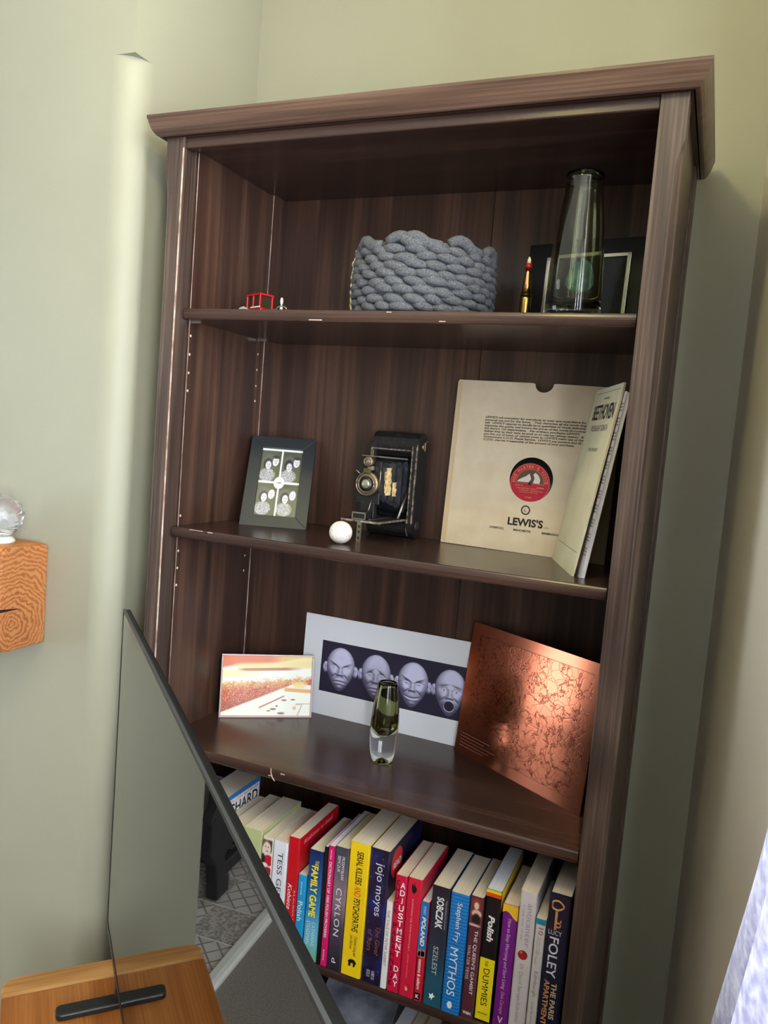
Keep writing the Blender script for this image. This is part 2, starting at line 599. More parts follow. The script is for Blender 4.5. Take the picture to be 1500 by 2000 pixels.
# ------------------------------------------------------------------ fire basket standing in the fireplace (seen in the screen)
fb = thing('fire_basket', 'dark cast iron fire basket on curved legs, mirrored in the television', 'fire basket', (-1.52, 0.235, 0.014))
def cabriole(sx):
    prof = [(0.13, 0.0), (0.205, 0.0), (0.21, 0.05), (0.222, 0.12), (0.262, 0.17), (0.262, 0.27), (0.23, 0.315), (0.222, 0.37), (0.24, 0.40),
            (0.17, 0.40), (0.16, 0.33), (0.165, 0.27), (0.17, 0.2), (0.165, 0.12), (0.16, 0.07), (0.13, 0.055)]
    return [(sx * p, q) for p, q in prof]
for sx in (1, -1):
    for yy in (-0.03, 0.15):
        MB().prism(cabriole(sx), yy - 0.02, yy + 0.02, 'y').build('leg', IRON, fb, bevel=0.006)
belly = [(0.17, 0.27), (0.12, 0.29), (0.06, 0.27), (0.03, 0.2), (0.06, 0.13), (0.11, 0.1), (0.17, 0.1)]
for sx in (1, -1):
    MB().prism([(sx * a, c) for a, c in belly], -0.025, 0.0, 'y').build('side_scroll', IRON, fb, bevel=0.005)
MB().box(-0.17, 0.17, -0.045, -0.02, 0.055, 0.1).build('front_bar', IRON, fb, bevel=0.005)
MB().box(-0.17, 0.17, 0.14, 0.165, 0.055, 0.1).build('rear_bar', IRON, fb, bevel=0.005)
for k in range(5):
    x = -0.14 + 0.07 * k
    MB().box(x - 0.008, x + 0.008, -0.03, 0.15, 0.075, 0.09).build('grate_bar', IRON, fb)

# ------------------------------------------------------------------ oak mantel beam and glass ornament
m, nt, bb = M_('oak_end_grain')
tc = nt.nodes.new('ShaderNodeTexCoord')
mp = nt.nodes.new('ShaderNodeMapping'); mp.inputs['Location'].default_value = (0, 0.05, -0.078)
nz = nt.nodes.new('ShaderNodeTexNoise'); nz.inputs['Scale'].default_value = 14; nz.inputs['Detail'].default_value = 2
mixv = nt.nodes.new('ShaderNodeVectorMath'); mixv.operation = 'MULTIPLY_ADD'; mixv.inputs[1].default_value = (0.05, 0.05, 0.05)
nt.links.new(tc.outputs['Object'], mp.inputs['Vector']); nt.links.new(tc.outputs['Object'], nz.inputs['Vector'])
nt.links.new(nz.outputs['Color'], mixv.inputs[0]); nt.links.new(mp.outputs['Vector'], mixv.inputs[2])
wv = nt.nodes.new('ShaderNodeTexWave'); wv.wave_type = 'RINGS'; wv.rings_direction = 'X'
wv.inputs['Scale'].default_value = 36; wv.inputs['Distortion'].default_value = 5.0; wv.inputs['Detail'].default_value = 3
wv.inputs['Detail Scale'].default_value = 3
nt.links.new(mixv.outputs[0], wv.inputs['Vector'])
r = ramp(nt, [(0.0, srgb(160, 94, 48)), (0.4, srgb(184, 116, 66)), (1.0, srgb(198, 134, 84))])
nt.links.new(wv.outputs['Fac'], r.inputs['Fac']); nt.links.new(r.outputs['Color'], bb.inputs['Base Color'])
bb.inputs['Roughness'].default_value = 0.6
ENDG = m
OAKB = wood('oak_beam_face', srgb(150, 88, 36), srgb(196, 124, 58), srgb(220, 156, 92), 'x', 0.45, ring=7)
beam = thing('mantel_beam', 'chunky oak mantel beam with ringed end grain on the chimney breast', 'mantel beam', (-0.645, BRY, 1.008))
MB().box(-1.55, -0.006, -0.108, 0, 0, 0.197).build('beam_body', OAKB, beam, bevel=0.008)
eg = MB().prism([(-0.104, 0.012), (-0.092, 0.002), (-0.001, 0.004), (-0.001, 0.193), (-0.095, 0.196), (-0.106, 0.185)], -0.006, 0.0, 'x').build('end_grain', ENDG, beam, bevel=0.002)
MB().prism([(-0.107, 0.078), (-0.107, 0.084), (-0.082, 0.0815), (-0.06, 0.079), (-0.08, 0.0785)], -0.002, 0.0004, 'x').build('crack', INK, beam)
orn = thing('glass_ornament', 'dimpled clear glass ornament on a small white base above the oak beam', 'ornament', (-0.70, -0.075, 1.205))
MB().lathe([(0.0, 0.0), (0.026, 0.0), (0.028, 0.004), (0.022, 0.012), (0.0, 0.012)], 24).build('base', WHITEP, orn)
b = MB(); b.ball((0, 0, 0.05), 0.041, 0.041, 0.039, 40, 28)
nv_ = []
for v in b.v:
    d = Vector(v) - Vector((0, 0, 0.05))
    k = 1 + 0.05 * math.sin(22 * d.x / 0.04 * 0.5) * math.sin(20 * d.z / 0.04 * 0.5) + rng.normal() * 0.012
    nv_.append(tuple(Vector((0, 0, 0.05)) + d * k))
b.v = nv_
b.build('glass_body', mat('clear_textured_glass', srgb(236, 238, 244), 0.06, trans=0.85), orn)

# ------------------------------------------------------------------ curtain at the bay side window
b = MB()
rows, cols_ = 40, 60
gv = []
for i in range(rows + 1):
    z = 0.04 + 2.2 * i / rows
    zz = min(max(z, 0), 2.24)
    lead = np.interp(zz, [0.04, 0.82, 1.116, 1.5, 2.24], [0.33, 0.60, 0.745, 0.86, 0.90])
    for j in range(cols_ + 1):
        t = j / cols_
        s_ = lead + (1.15 - lead) * t
        off = 0.038 + 0.014 * math.sin(t * 2 * PI * 6 + 0.4 * math.sin(z * 2)) * min(1, t * 6 + 0.2)
        p = Vector((KX, KY, 0)) + SE * s_ + SN * off
        gv.append((p.x, p.y, z))
b.add(gv, [(i * (cols_ + 1) + j, i * (cols_ + 1) + j + 1, (i + 1) * (cols_ + 1) + j + 1, (i + 1) * (cols_ + 1) + j) for i in range(rows) for j in range(cols_)], True)
m, nt, bb = M_('sheer_curtain')
tc = nt.nodes.new('ShaderNodeTexCoord')
mp = nt.nodes.new('ShaderNodeMapping'); mp.inputs['Scale'].default_value = (160, 160, 60)
nz = nt.nodes.new('ShaderNodeTexNoise'); nz.inputs['Scale'].default_value = 1.0; nz.inputs['Detail'].default_value = 3
nt.links.new(tc.outputs['Object'], mp.inputs['Vector']); nt.links.new(mp.outputs['Vector'], nz.inputs['Vector'])
r = ramp(nt, [(0.35, srgb(204, 203, 222)), (0.65, srgb(242, 242, 248))])
nt.links.new(nz.outputs['Fac'], r.inputs['Fac'])
df = nt.nodes.new('ShaderNodeBsdfDiffuse'); tl = nt.nodes.new('ShaderNodeBsdfTranslucent')
mx = nt.nodes.new('ShaderNodeMixShader'); mx.inputs[0].default_value = 0.35
nt.links.new(r.outputs['Color'], df.inputs['Color']); nt.links.new(r.outputs['Color'], tl.inputs['Color'])
nt.links.new(df.outputs[0], mx.inputs[1]); nt.links.new(tl.outputs[0], mx.inputs[2])
nt.links.new(mx.outputs[0], nt.nodes['Material Output'].inputs[0])
cur = b.build('curtain', m)
cm = cur.modifiers.new('solid', 'SOLIDIFY'); cm.thickness = 0.0015
tag(cur, 'bright white sheer curtain hanging beside the alcove corner', 'curtain')

# ------------------------------------------------------------------ ceiling pendant, unseen, added to warm the upper walls
pl = thing('added_pendant_lamp', 'added warm pendant lamp, out of view, hanging before the bookcase', 'lamp', (0.12, -0.62, RZ))
MB().lathe([(0.0, -0.03), (0.05, -0.025), (0.055, 0.0), (0.0, 0.0)], 24).build('ceiling_rose', WHITEP, pl)
MB().tube([(0, 0, -0.03), (0, 0, -0.22)], 0.004).build('flex', WHITEP, pl)
MB().ball((0, 0, -0.27), 0.04, 0.04, 0.05, 20, 14).build('bulb', mat('added_warm_bulb', (1, 1, 1, 1), 0.4, emit=(1.0, 0.87, 0.30, 1), es=52), pl)

# ------------------------------------------------------------------ bookcase
H = 1.97
CO, CB = 0.0255, 0.010
A = 0.45 - CO            # outer half width of the posts
PW, PD = 0.0365, 0.037
IN = A - PW              # inner edge of the post fronts
ZCB, ZR = 1.9385, 1.921
SH = [1.6542, 1.2655, 0.868, 0.5494, 0.20]
ST = 0.019
YS, YB, YD = 0.0188, 0.322, 0.345
bc = thing('bookcase', 'tall dark brown stained bookcase with five shelves and a moulded cornice', 'bookcase')
def post_section(z, right, c, front=True):
    s = 1 if right else -1
    if front:
        return [(s * IN, 0, z), (s * (A - c), 0, z), (s * A, c, z), (s * A, PD, z), (s * IN, PD, z)]
for right in (False, True):
    zs = [(0.0, 0.009), (0.12, 0.009), (1.83, 0.009), (1.845, 0.0085), (1.86, 0.006), (1.872, 0.002), (1.878, 0.0006), (ZCB, 0.0006)]
    b = MB(); vs = []; fs = []
    for z, c in zs:
        vs += post_section(z, right, c)
    n = 5
    for i in range(len(zs) - 1):
        for k in range(n):
            fs.append((i * n + k, i * n + (k + 1) % n, (i + 1) * n + (k + 1) % n, (i + 1) * n + k))
    fs += [tuple(range(n)), tuple(range((len(zs) - 1) * n, len(zs) * n))]
    b.add(vs, fs)
    b.build('front_post', WP, bc, bevel=0.001)
    s = 1 if right else -1
    xs = sorted((s * 0.375, s * A))
    MB().box(xs[0], xs[1], 0.276, YD, 0, ZCB).build('rear_post', WZ, bc, bevel=0.001)
    xs = sorted((s * 0.384, s * (A - 0.004)))
    MB().box(xs[0], xs[1], PD, 0.276, 0.06, ZCB).build('side_panel', WZ, bc)
# back boards
for (x0, x1) in ((-0.384, 0.0745), (0.0760, 0.384)):
    MB().box(x0, x1, YB, YB + 0.008, 0.06, 1.95).build('back_board', WZ, bc)
MB().box(-0.38, 0.38, YB + 0.009, YB + 0.012, 0.06, 1.95).build('back_batten', DARKGAP, bc)
MB().box(-IN, IN, 0.004, 0.024, ZR, ZCB).build('top_rail', WX, bc, bevel=0.002)
MB().box(-0.386, 0.386, 0.024, YB, 1.928, ZCB).build('top_underside', WX, bc)
MB().box(-A - 0.006, A + 0.006, -0.006, YD, ZCB, H - 0.002).build('top_board', WX, bc)
# cornice: moulded profile mitred round the front and both sides
prof = [(0.004, ZCB), (CB, ZCB), (0.0125, ZCB + 0.001), (0.0165, ZCB + 0.0055), (0.0195, ZCB + 0.011), (0.0222, ZCB + 0.018), (0.0238, ZCB + 0.024), (0.0253, ZCB + 0.0275), (CO, H), (0.004, H)]
b = MB(); vs = []; n = len(prof)
for (o, z) in prof: vs.append((-A - o, YD, z))
for (o, z) in prof: vs.append((-A - o, -o, z))
for (o, z) in prof: vs.append((A + o, -o, z))
for (o, z) in prof: vs.append((A + o, YD, z))
fs = []
for s in range(3):
    for k in range(n):
        fs.append((s * n + k, s * n + (k + 1) % n, (s + 1) * n + (k + 1) % n, (s + 1) * n + k))
fs += [tuple(range(n)), tuple(range(3 * n, 4 * n))]
b.add(vs, fs)
CORN = wood('brown_stain_cornice', srgb(60, 42, 35), srgb(88, 65, 54), srgb(116, 90, 76), 'x', 0.33, ring=5, stretch=13, fine=0.7)
b.build('cornice', CORN, bc)
for z in SH:
    hw = 0.384
    xs = MB()
    # rounded nose on the front edge
    r_ = ST / 2
    nose = [(YS + 0.004 - 0.004 * math.cos(t), z - r_ - r_ * math.sin(t)) for t in [PI / 2 * k / 4 for k in range(-4, 5)]]
    poly = nose + [(YB - 0.0005, z - ST), (YB - 0.0005, z)]
    xs.prism(poly, -hw, hw, 'x')
    shf = xs.build('shelf', WX, bc)
    for s in (-1, 1):     # ends between the front posts
        x0, x1 = sorted((s * hw, s * (IN - 0.0005)))
MB().box(-IN, IN, 0.012, 0.03, 0.0, 0.07).build('plinth', WX, bc, bevel=0.002)
# worn pale edges and joint lines on the left upright, screw holes
MB().box(-IN - 0.0017, -IN + 0.0005, -0.0006, 0.001, 0.7, ZR).build('worn_edge', WORN, bc)['label'] = 'pale worn edge of the left post'
MB().box(-0.3846, -0.3836, PD, PD + 0.0012, 0.1, 1.925).build('joint_line', WORN, bc)
MB().box(-0.3758, -0.3744, 0.2752, 0.2762, 0.1, 1.925).build('joint_line', WORN, bc)
for y, zz in ((0.043, (1.609, 1.576, 1.543, 1.511, 1.283, 1.218, 1.186, 1.154)), (0.268, (1.606, 1.574, 1.541, 1.51, 1.186, 1.154))):
    for z in zz:
        MB().lathe([(0.0, -0.3845), (0.0024, -0.3845), (0.0024, -0.3836), (0.0, -0.3836)], 12, (0, y, z), 'x').build('pin_hole', PALEWOOD, bc)
for (x, y, z) in ((-0.372, 0.045, SH[0] - ST - 0.002), (-0.37, 0.262, SH[0] - ST - 0.002)):
    MB().box(x - 0.012, x + 0.008, y - 0.0015, y + 0.0015, z - 0.0015, z + 0.002).build('shelf_pin', NICKEL, bc)
# chips on shelf edges
for (x, z, w_) in ((-0.12, SH[0] - ST + 0.002, .012), (0.01, SH[0] - 0.003, .004), (0.1, SH[0] - ST + .003, .005), (-0.33, SH[1] - 0.0015, .014), (-0.30, SH[1] - 0.002, .005), (-0.12, SH[2] - 0.004, .004), (-0.145, SH[2] - 0.012, 0.003)):
    MB().box(x - w_, x + w_, YS - 0.0003, YS + 0.001, z - 0.0007, z + 0.0007).build('chipped_spot', WORN, bc)
MB().tube([(-0.143, YS - .001, SH[2] + .002), (-0.1425, YS - .0012, SH[2] - .006), (-0.139, YS - .0012, SH[2] - .014), (-0.134, YS - .001, SH[2] - ST)], 0.0009, 6).build('chipped_spot', WORN, bc)


Z1, Z2, Z3, Z4 = SH[:4]
# ------------------------------------------------------------------ television on its oak cabinet
TVP = Vector((-0.369, -0.114, 0.0))
TVA = math.radians(-42.6)
oc = thing('television_cabinet', 'oak television cabinet with a paler end board, below the television', 'cabinet', (TVP.x, TVP.y, 0), (0, 0, TVA))
# local frame: x along the screen, -y towards the room (front), +y behind
def rounded(poly, r, n=5):
    out = []
    N = len(poly)
    for i in range(N):
        p = Vector(poly[i]); a = (Vector(poly[i - 1]) - p); c = (Vector(poly[(i + 1) % N]) - p)
        a.normalize(); c.normalize()
        ang = a.angle(c)
        t = r / math.tan(ang / 2)
        A_ = p + a * t; C_ = p + c * t
        for k in range(n + 1):
            u = k / n
            out.append(tuple((1 - u) ** 2 * A_ + 2 * u * (1 - u) * p + u * u * C_))
    return out
FR = -0.161
MB().prism([(0.047, FR), (1.08, FR), (1.08, 0.05), (0.78, 0.3), (0.3, 0.3), (0.047, 0.075)], 0.488, 0.52, 'z').build('top_panel', OAK, oc, bevel=0.004)
MB().prism([(0.047, FR), (0.047, 0.075), (0.005, 0.04), (0.0, 0.03), (0.0, FR + 0.022), (0.004, FR + 0.009), (0.016, FR)], 0.488, 0.52, 'z').build('end_board', OAKE, oc, bevel=0.004)
MB().prism([(0.03, FR + .02), (1.05, FR + .02), (1.05, 0.03), (0.76, 0.27), (0.32, 0.27), (0.03, 0.03)], 0.04, 0.488, 'z').build('body', OAK, oc)
for k in range(2):
    x0 = 0.06 + 0.45 * k
    d = MB().box(x0, x0 + 0.42, FR + 0.004, FR + 0.02, 0.07, 0.46).build('door', OAK, oc, bevel=0.002)
    MB().lathe([(0, -0.022), (0.012, -0.02), (0.014, -0.012), (0.006, -0.006), (0.006, 0.0), (0, 0)], 18, (x0 + (0.38 if k == 0 else 0.04), FR + 0.004, 0.27), 'y').build('knob', BLACK, d)

tv = thing('television', 'flat black television turned across the alcove with a glossy reflecting screen', 'television', (TVP.x, TVP.y, 0.52), (0, 0, TVA))
TVBLACK = mat('television_black', srgb(20, 21, 25), 0.5, spec=0.3)
TW, TB, TT = 1.03, 0.060, 0.617
SCREEN = mat('glossy_black_screen', srgb(10, 10, 12), 0.015, spec=0.5, ior=2.3)
BEZ = mat('bezel_grey', srgb(74, 76, 78), 0.4)
MB().box(0.003, TW - .003, 0.0008, 0.003, TB + .012, TT - .003).build('screen', SCREEN, tv)
b = MB()
b.box(0, TW, 0.0035, 0.012, TB, TT)
b.box(0.12, TW - .12, 0.012, 0.05, TB + .02, TT - .22)
b.build('housing', TVBLACK, tv, bevel=0.002)
b = MB()
b.box(0, TW, 0, 0.0035, TT - .003, TT); b.box(0, TW, 0, 0.0035, TB, TB + .012)
b.box(0, 0.003, 0, 0.0035, TB, TT); b.box(TW - .003, TW, 0, 0.0035, TB, TT)
b.build('bezel', BLACK, tv)
MB().box(0, TW, 0.0002, 0.0034, TT, TT + 0.0008).build('bezel_line', BEZ, tv)
for x in (0.118, TW - 0.118):
    b = MB()
    b.prism([(x - 0.013, -0.078), (x - 0.008, -0.083), (x + 0.008, -0.083), (x + 0.013, -0.078), (x + 0.013, 0.075), (x + 0.008, 0.08), (x - 0.008, 0.08), (x - 0.013, 0.075)], 0.0005, 0.0115, 'z')
    b.box(x - 0.01, x + 0.01, 0.004, 0.014, 0.011, TB + .02)
    b.build('foot', BLACK, tv, bevel=0.003)

# ------------------------------------------------------------------ top shelf: knitted basket
YARN = noise_mat('grey_felt_yarn', [(0.3, srgb(66, 67, 72)), (0.7, srgb(110, 111, 117))], scale=420, rough=0.95, bump=0.5)
bk = thing('knitted_basket', 'chunky grey knitted yarn basket in the middle of the top shelf', 'basket', (0.014, 0.15, Z1))
R0, NR, NS = 0.112, 8, 21
def basket_r(h):
    return R0 * (1.0 + 0.05 * math.sin(PI * min(1, h / 0.12)))
PITCH = 0.0127
for rr in range(NR):
    b = MB()
    h = 0.011 + PITCH * rr
    for k in range(NS):
        a0 = 2 * PI * (k + 0.5 * (rr % 2) + 0.08 * rng.normal()) / NS
        ln = 0.0200 * (1 + 0.10 * rng.normal())
        hh = h + 0.0012 * rng.normal()
        tilt = 0.16 + 0.09 * rng.normal()
        vs, fs = [], []
        nu, nv = 8, 8
        for j in range(nv + 1):
            t = -1 + 2 * j / nv
            rad = 0.0080 * max(0.10, (1 - abs(t) ** 2.0)) ** 0.62
            aa = a0 + t * ln * 1.15 / R0
            for i in range(nu):
                q = 2 * PI * i / nu
                rr_ = basket_r(hh) + rad * 1.0 * math.cos(q) - 0.007 * t * t
                zz = hh - t * ln * 0.22 * tilt / 0.28 + rad * math.sin(q) * 0.98
                vs.append((rr_ * math.cos(aa), rr_ * math.sin(aa), max(0.0008, zz)))
        for j in range(nv):
            for i in range(nu):
                i2 = (i + 1) % nu
                fs.append((j * nu + i, j * nu + i2, (j + 1) * nu + i2, (j + 1) * nu + i))
        fs += [tuple(range(nu)), tuple(range(nv * nu, (nv + 1) * nu))]
        b.add(vs, fs, True)
    b.build('yarn_row', YARN, bk)
b = MB()
TOPH = 0.011 + PITCH * NR
for k in range(12):
    a0 = 2 * PI * (k + 0.3 * (k % 3)) / 12
    pts, rs = [], []
    for j in range(11):
        t = j / 10
        aa = a0 + t * 2 * PI / 11
        arch = 0.012 * math.sin(PI * min(1, t * 1.6)) if t < 0.62 else 0
        pts.append((basket_r(.12) * math.cos(aa) * 1.01, basket_r(.12) * math.sin(aa) * 1.01, TOPH - 0.002 + arch * 0.8 - 0.004 * t))
        rs.append(0.0088 - 0.001 * math.cos(6 * t))
    b.tube(pts, rs, 8)
b.build('rim_loops', YARN, bk)
MB().lathe([(0.0, 0.0), (R0 - .004, 0.0), (R0 + 0.0, 0.05), (R0 - .002, TOPH), (R0 - .012, TOPH), (R0 - .012, 0.01), (0, 0.01)], 40).build('lining', YARN, bk)
b = MB()
pts = []
for j in range(16):
    z = 0.004 + 0.118 * j / 15
    aa = PI + 0.14 + 0.012 * math.sin(j * 2.1)
    pts.append(((basket_r(z) + 0.012) * math.cos(aa), (basket_r(z) + 0.012) * math.sin(aa), z))
b.tube(pts, [0.0022 + 0.0012 * (j % 3 == 0) for j in range(16)], 6)
b.ball(pts[12], 0.005, 0.004, 0.006, 8, 6)
b.build('cream_trim', mat('cream_cotton', srgb(236, 228, 205), 0.9), bk)['label'] = 'cream cotton trim'

# ------------------------------------------------------------------ bullet, black frame, tall green vase
bu = thing('bullet_round', 'brass bullet with red and ivory tip beside the tall green vase', 'bullet', (0.19, 0.165, Z1))
BRASS = mat('brass', srgb(196, 160, 88), 0.22, metal=1.0)
MB().lathe([(0, 0), (0.0098, 0), (0.0098, 0.002), (0.0088, 0.003), (0.0098, 0.005), (0.0094, 0.046), (0.0090, 0.050), (0, 0.05)], 24).build('case', BRASS, bu)
MB().lathe([(0, 0.05), (0.0092, 0.05), (0.0092, 0.0545), (0, 0.0545)], 24).build('dark_ring', mat('dark_bronze', srgb(52, 44, 28), 0.35, metal=0.7), bu)
MB().lathe([(0, 0.0545), (0.0078, 0.0545), (0.0068, 0.07), (0.0046, 0.088), (0.0038, 0.096), (0, 0.096)], 24).build('copper_nose', mat('copper_jacket', srgb(206, 160, 100), 0.25, metal=1.0), bu)
MB().lathe([(0, 0.096), (0.0052, 0.096), (0.0056, 0.1), (0.0044, 0.1035), (0, 0.1035)], 24).build('red_band', mat('red_paint', srgb(196, 20, 22), 0.35), bu)
MB().lathe([(0, 0.1035), (0.0036, 0.1035), (0.003, 0.110), (0.0012, 0.1145), (0, 0.115)], 20).build('ivory_tip', mat('ivory', srgb(240, 226, 190), 0.4), bu)

f1 = thing('black_picture_frame', 'black display frame with silver inner border behind the tall green vase', 'picture frame', (0.160, 0.268, Z1), (-math.radians(3.5), 0, math.radians(-12)))
NAVY = mat('black_glazed_card', srgb(8, 9, 16), 0.12, spec=0.25)
SILV = mat('silver_border', srgb(200, 196, 182), 0.28, metal=1.0)
MB().box(0, 0.218, 0, 0.018, 0, 0.163).build('frame_board', mat('black_lacquer', srgb(9, 10, 14), 0.35, spec=0.25), f1, bevel=0.001)
b = MB()
fx0, fx1, fz = 0.036, 0.186, 0.138
b.box(fx0, fx0 + .007, -0.004, 0, 0.004, fz); b.box(fx1 - .007, fx1, -0.004, 0, 0.004, fz); b.box(fx0, fx1, -0.004, 0, fz - .007, fz); b.box(fx0, fx1, -0.004, 0, 0.004, 0.011)
b.build('silver_border', SILV, f1, bevel=0.001)
quad('glazed_panel', NAVY, f1, fx0 + .007, fx1 - .007, 0.011, fz - .007, -0.0012)
TEAL = noise_mat('teal_agate', [(0.35, srgb(50, 132, 168)), (0.7, srgb(116, 196, 220))], scale=60, rough=0.3)
MB().ball((0.106, -0.005, 0.083), 0.034, 0.004, 0.042, 28, 16).build('teal_oval', TEAL, f1)['label'] = 'teal oval stone'

m, nt, bb = M_('olive_glass')
bb.inputs['Base Color'].default_value = srgb(210, 212, 188); bb.inputs['Transmission Weight'].default_value = 1.0
bb.inputs['Roughness'].default_value = 0.0; bb.inputs['IOR'].default_value = 1.45
OLIVE = m
v1 = thing('tall_glass_vase', 'tall olive green glass vase narrowing to the neck, on the top shelf', 'vase', (0.279, 0.105, Z1))
outer = [(0.001, 0.0), (0.038, 0.0), (0.0425, 0.004), (0.0425, 0.02), (0.0415, 0.06), (0.0395, 0.10), (0.036, 0.14), (0.032, 0.17), (0.0285, 0.195), (0.0275, 0.21), (0.0285, 0.2205)]
inner = [(0.0265, 0.2205), (0.0258, 0.21), (0.0265, 0.195), (0.030, 0.17), (0.0335, 0.14), (0.036, 0.10), (0.0375, 0.06), (0.037, 0.03), (0.03, 0.021), (0.001, 0.02)]
MB().lathe(outer + inner, 56).build('glass_body', OLIVE, v1)

# ------------------------------------------------------------------ toy car and trinkets
RED = mat('toy_red', srgb(206, 26, 34), 0.3)
car = thing('toy_car', 'small red toy truck with white trim at the left end of the top shelf', 'toy car', (-0.318, 0.15, Z1), (0, 0, math.radians(-24)))
MB().box(-0.036, 0.034, -0.015, 0.015, 0.008, 0.022).build('body', RED, car, bevel=0.003)
b = MB()
for (x, y) in ((-0.012, -0.0135), (-0.012, 0.0135), (0.008, -0.0135), (0.008, 0.0135), (0.030, -0.0135), (0.030, 0.0135)):
    b.box(x - .0015, x + .0015, y - .0015, y + .0015, 0.021, 0.045)
b.box(-0.0145, 0.033, -0.0155, 0.0155, 0.044, 0.0475)
b.build('cab_frame', RED, car, bevel=0.0006)
MB().box(-0.0115, 0.0295, -0.0132, 0.0132, 0.022, 0.0438).build('window_glazing', mat('tinted_plastic', srgb(60, 50, 36), 0.15), car)
for y in (-0.0162, 0.0162):
    MB().prism([(-0.038, 0.018), (-0.034, 0.024), (-0.02, 0.026), (-0.006, 0.021), (-0.006, 0.019), (-0.02, 0.022), (-0.034, 0.018)], y - .001, y + .001, 'y').build('mudguard', WHITE, car)
    MB().box(0.004, 0.034, y - .0008, y + .0008, 0.021, 0.0235).build('side_trim', WHITE, car)
for x in (-0.022, 0.02):
    for y in (-0.0145, 0.0145):
        MB().lathe([(0, -0.003), (0.0075, -0.003), (0.008, 0), (0.0075, 0.003), (0, 0.003)], 18, (x, y, 0.008), 'y').build('wheel', BLACKM, car)
fig = thing('toy_figure', 'tiny white toy figure behind the red truck', 'figurine', (-0.286, 0.185, Z1))
MB().lathe([(0, 0), (0.004, 0), (0.0045, 0.012), (0.003, 0.03), (0.0022, 0.036), (0, 0.036)], 14).build('body', WHITE, fig)
MB().ball((0, 0, 0.0435), 0.0032, 0.0032, 0.0075, 12, 8).build('head', WHITE, fig)
tk = thing('silver_trinket', 'small silver trinket lying on the top shelf by the red truck', 'trinket', (-0.222, 0.06, Z1))
MB().tube([(-0.024, 0, 0.0045), (0.004, 0, 0.0045)], [0.0032, 0.0028], 8).build('bar', mat('silver', srgb(216, 210, 198), 0.3, metal=1.0), tk)
b = MB()
b.tube([(0.012 + 0.010 * math.cos(t), 0, 0.0065 + 0.0055 * math.sin(t)) for t in np.linspace(0, 2 * PI, 17)], 0.0011, 6)
b.build('ring', NICKEL, tk)

# ------------------------------------------------------------------ second shelf: photo frame, ball, folding camera, record sleeve, booklets
VC = vcol_mat('printed_photo', 0.35, coat=0.4)
VCM = vcol_mat('printed_card', 0.55)

def blob(img, X, Y, cx, cy, rx, ry, c, soft=0.12, rot=0.0):
    dx, dy = X - cx, Y - cy
    u = (dx * math.cos(rot) + dy * math.sin(rot)) / rx; v = (-dx * math.sin(rot) + dy * math.cos(rot)) / ry
    k = np.clip((1 - np.sqrt(u * u + v * v)) / soft + 0.5, 0, 1)[..., None]
    img[:] = img * (1 - k) + np.array(c, float) * k

def four_photos(nx=150, ny=222):
    X, Y = np.meshgrid((np.arange(nx) + .5) / nx, (np.arange(ny) + .5) / ny * 1.48)
    img = np.zeros((ny, nx, 3)) + (96, 98, 78)
    img += 8 * np.sin(X * 7)[..., None]
    nz = rng.normal(size=(ny, nx))
    for (ox, oy, tw) in ((0.02, 0.76, 0), (0.52, 0.76, 1), (0.02, 0.05, 2), (0.52, 0.05, 3)):
        fx, fy = ox, oy
        blob(img, X, Y, fx + .17, fy + .40, .15, .17, (112, 112, 108), .5)
        blob(img, X, Y, fx + .16, fy + .36, .105, .13, (58, 56, 58), .3)                     # hair
        blob(img, X, Y, fx + .17, fy + .12, .17, .15, (128, 126, 130), .4)                   # coat
        M_s = ((X - fx - .17) / .19) ** 2 + ((Y - fy - .13) / .14) ** 2 < 1
        img[M_s] = img[M_s] + (np.clip(nz[M_s], -1, 1) * 62)[:, None] + 40
        dy = (0.0, -0.02, 0.01, 0.0)[tw]
        blob(img, X, Y, fx + .175, fy + .345 + dy, .07, .092, (226, 226, 228), .25)          # face
        blob(img, X, Y, fx + .34, fy + .43, .074, .1, (236, 236, 236), .2, -0.15)            # second face
        if tw in (0, 1):
            blob(img, X, Y, fx + .345, fy + .53, .078, .035, (70, 68, 66), .5)
        for (hx, hy) in ((fx + .175, fy + .345 + dy), (fx + .34, fy + .43)):
            for sx in (-.027, .027):
                blob(img, X, Y, hx + sx, hy + .018, .014, .008, (132, 130, 136), .8)
            blob(img, X, Y, hx, hy - .04, .024, .008, (150, 144, 150), .8)
            blob(img, X, Y, hx + .006, hy - .008, .009, .02, (188, 186, 190), .8)
    W = np.array((246, 247, 244.))
    img[np.abs(X - .5) < .022] = W
    img[np.abs(Y - .735) < .022] = W
    img[Y > 1.425] = W
    blob(img, X, Y, .5, .735, .125, .13, W, .06)
    return np.clip(img, 0, 255)

pf = thing('photo_frame', 'black photo frame with four grey couple portraits round a white circle', 'photo frame', (-0.3324, 0.1582, Z2), (-math.radians(30), 0, math.radians(23.5)))
FRM = mat('satin_black_frame', srgb(44, 48, 50), 0.42)
FW, FH, FB = 0.1315, 0.2010, 0.0245
inn = [(FB, FB), (FW - FB, FB), (FW - FB, FH - FB), (FB, FH - FB)]
out = [(0, 0), (FW, 0), (FW, FH), (0, FH)]
for k in range(4):
    k2 = (k + 1) % 4
    MB().prism([out[k], out[k2], inn[k2], inn[k]], 0.0, 0.014, 'y').build('frame_rail', FRM, pf, bevel=0.0007)
MB().box(0.006, FW - .006, 0.008, 0.0135, 0.006, FH - .006).build('backing', BLACKM, pf)
print_mesh('photo_print', four_photos(), FW - 2 * FB + .002, FH - 2 * FB + .002, VC, pf, (FB - .001, 0.0062, FB - .001))
lettering('lettering', 'N&B', INK, pf, (FW / 2, 0.0058, FB + 0.0755), (1, 0, 0), (0, 0, 1), 0.0095, 0.0045, shear=.3)
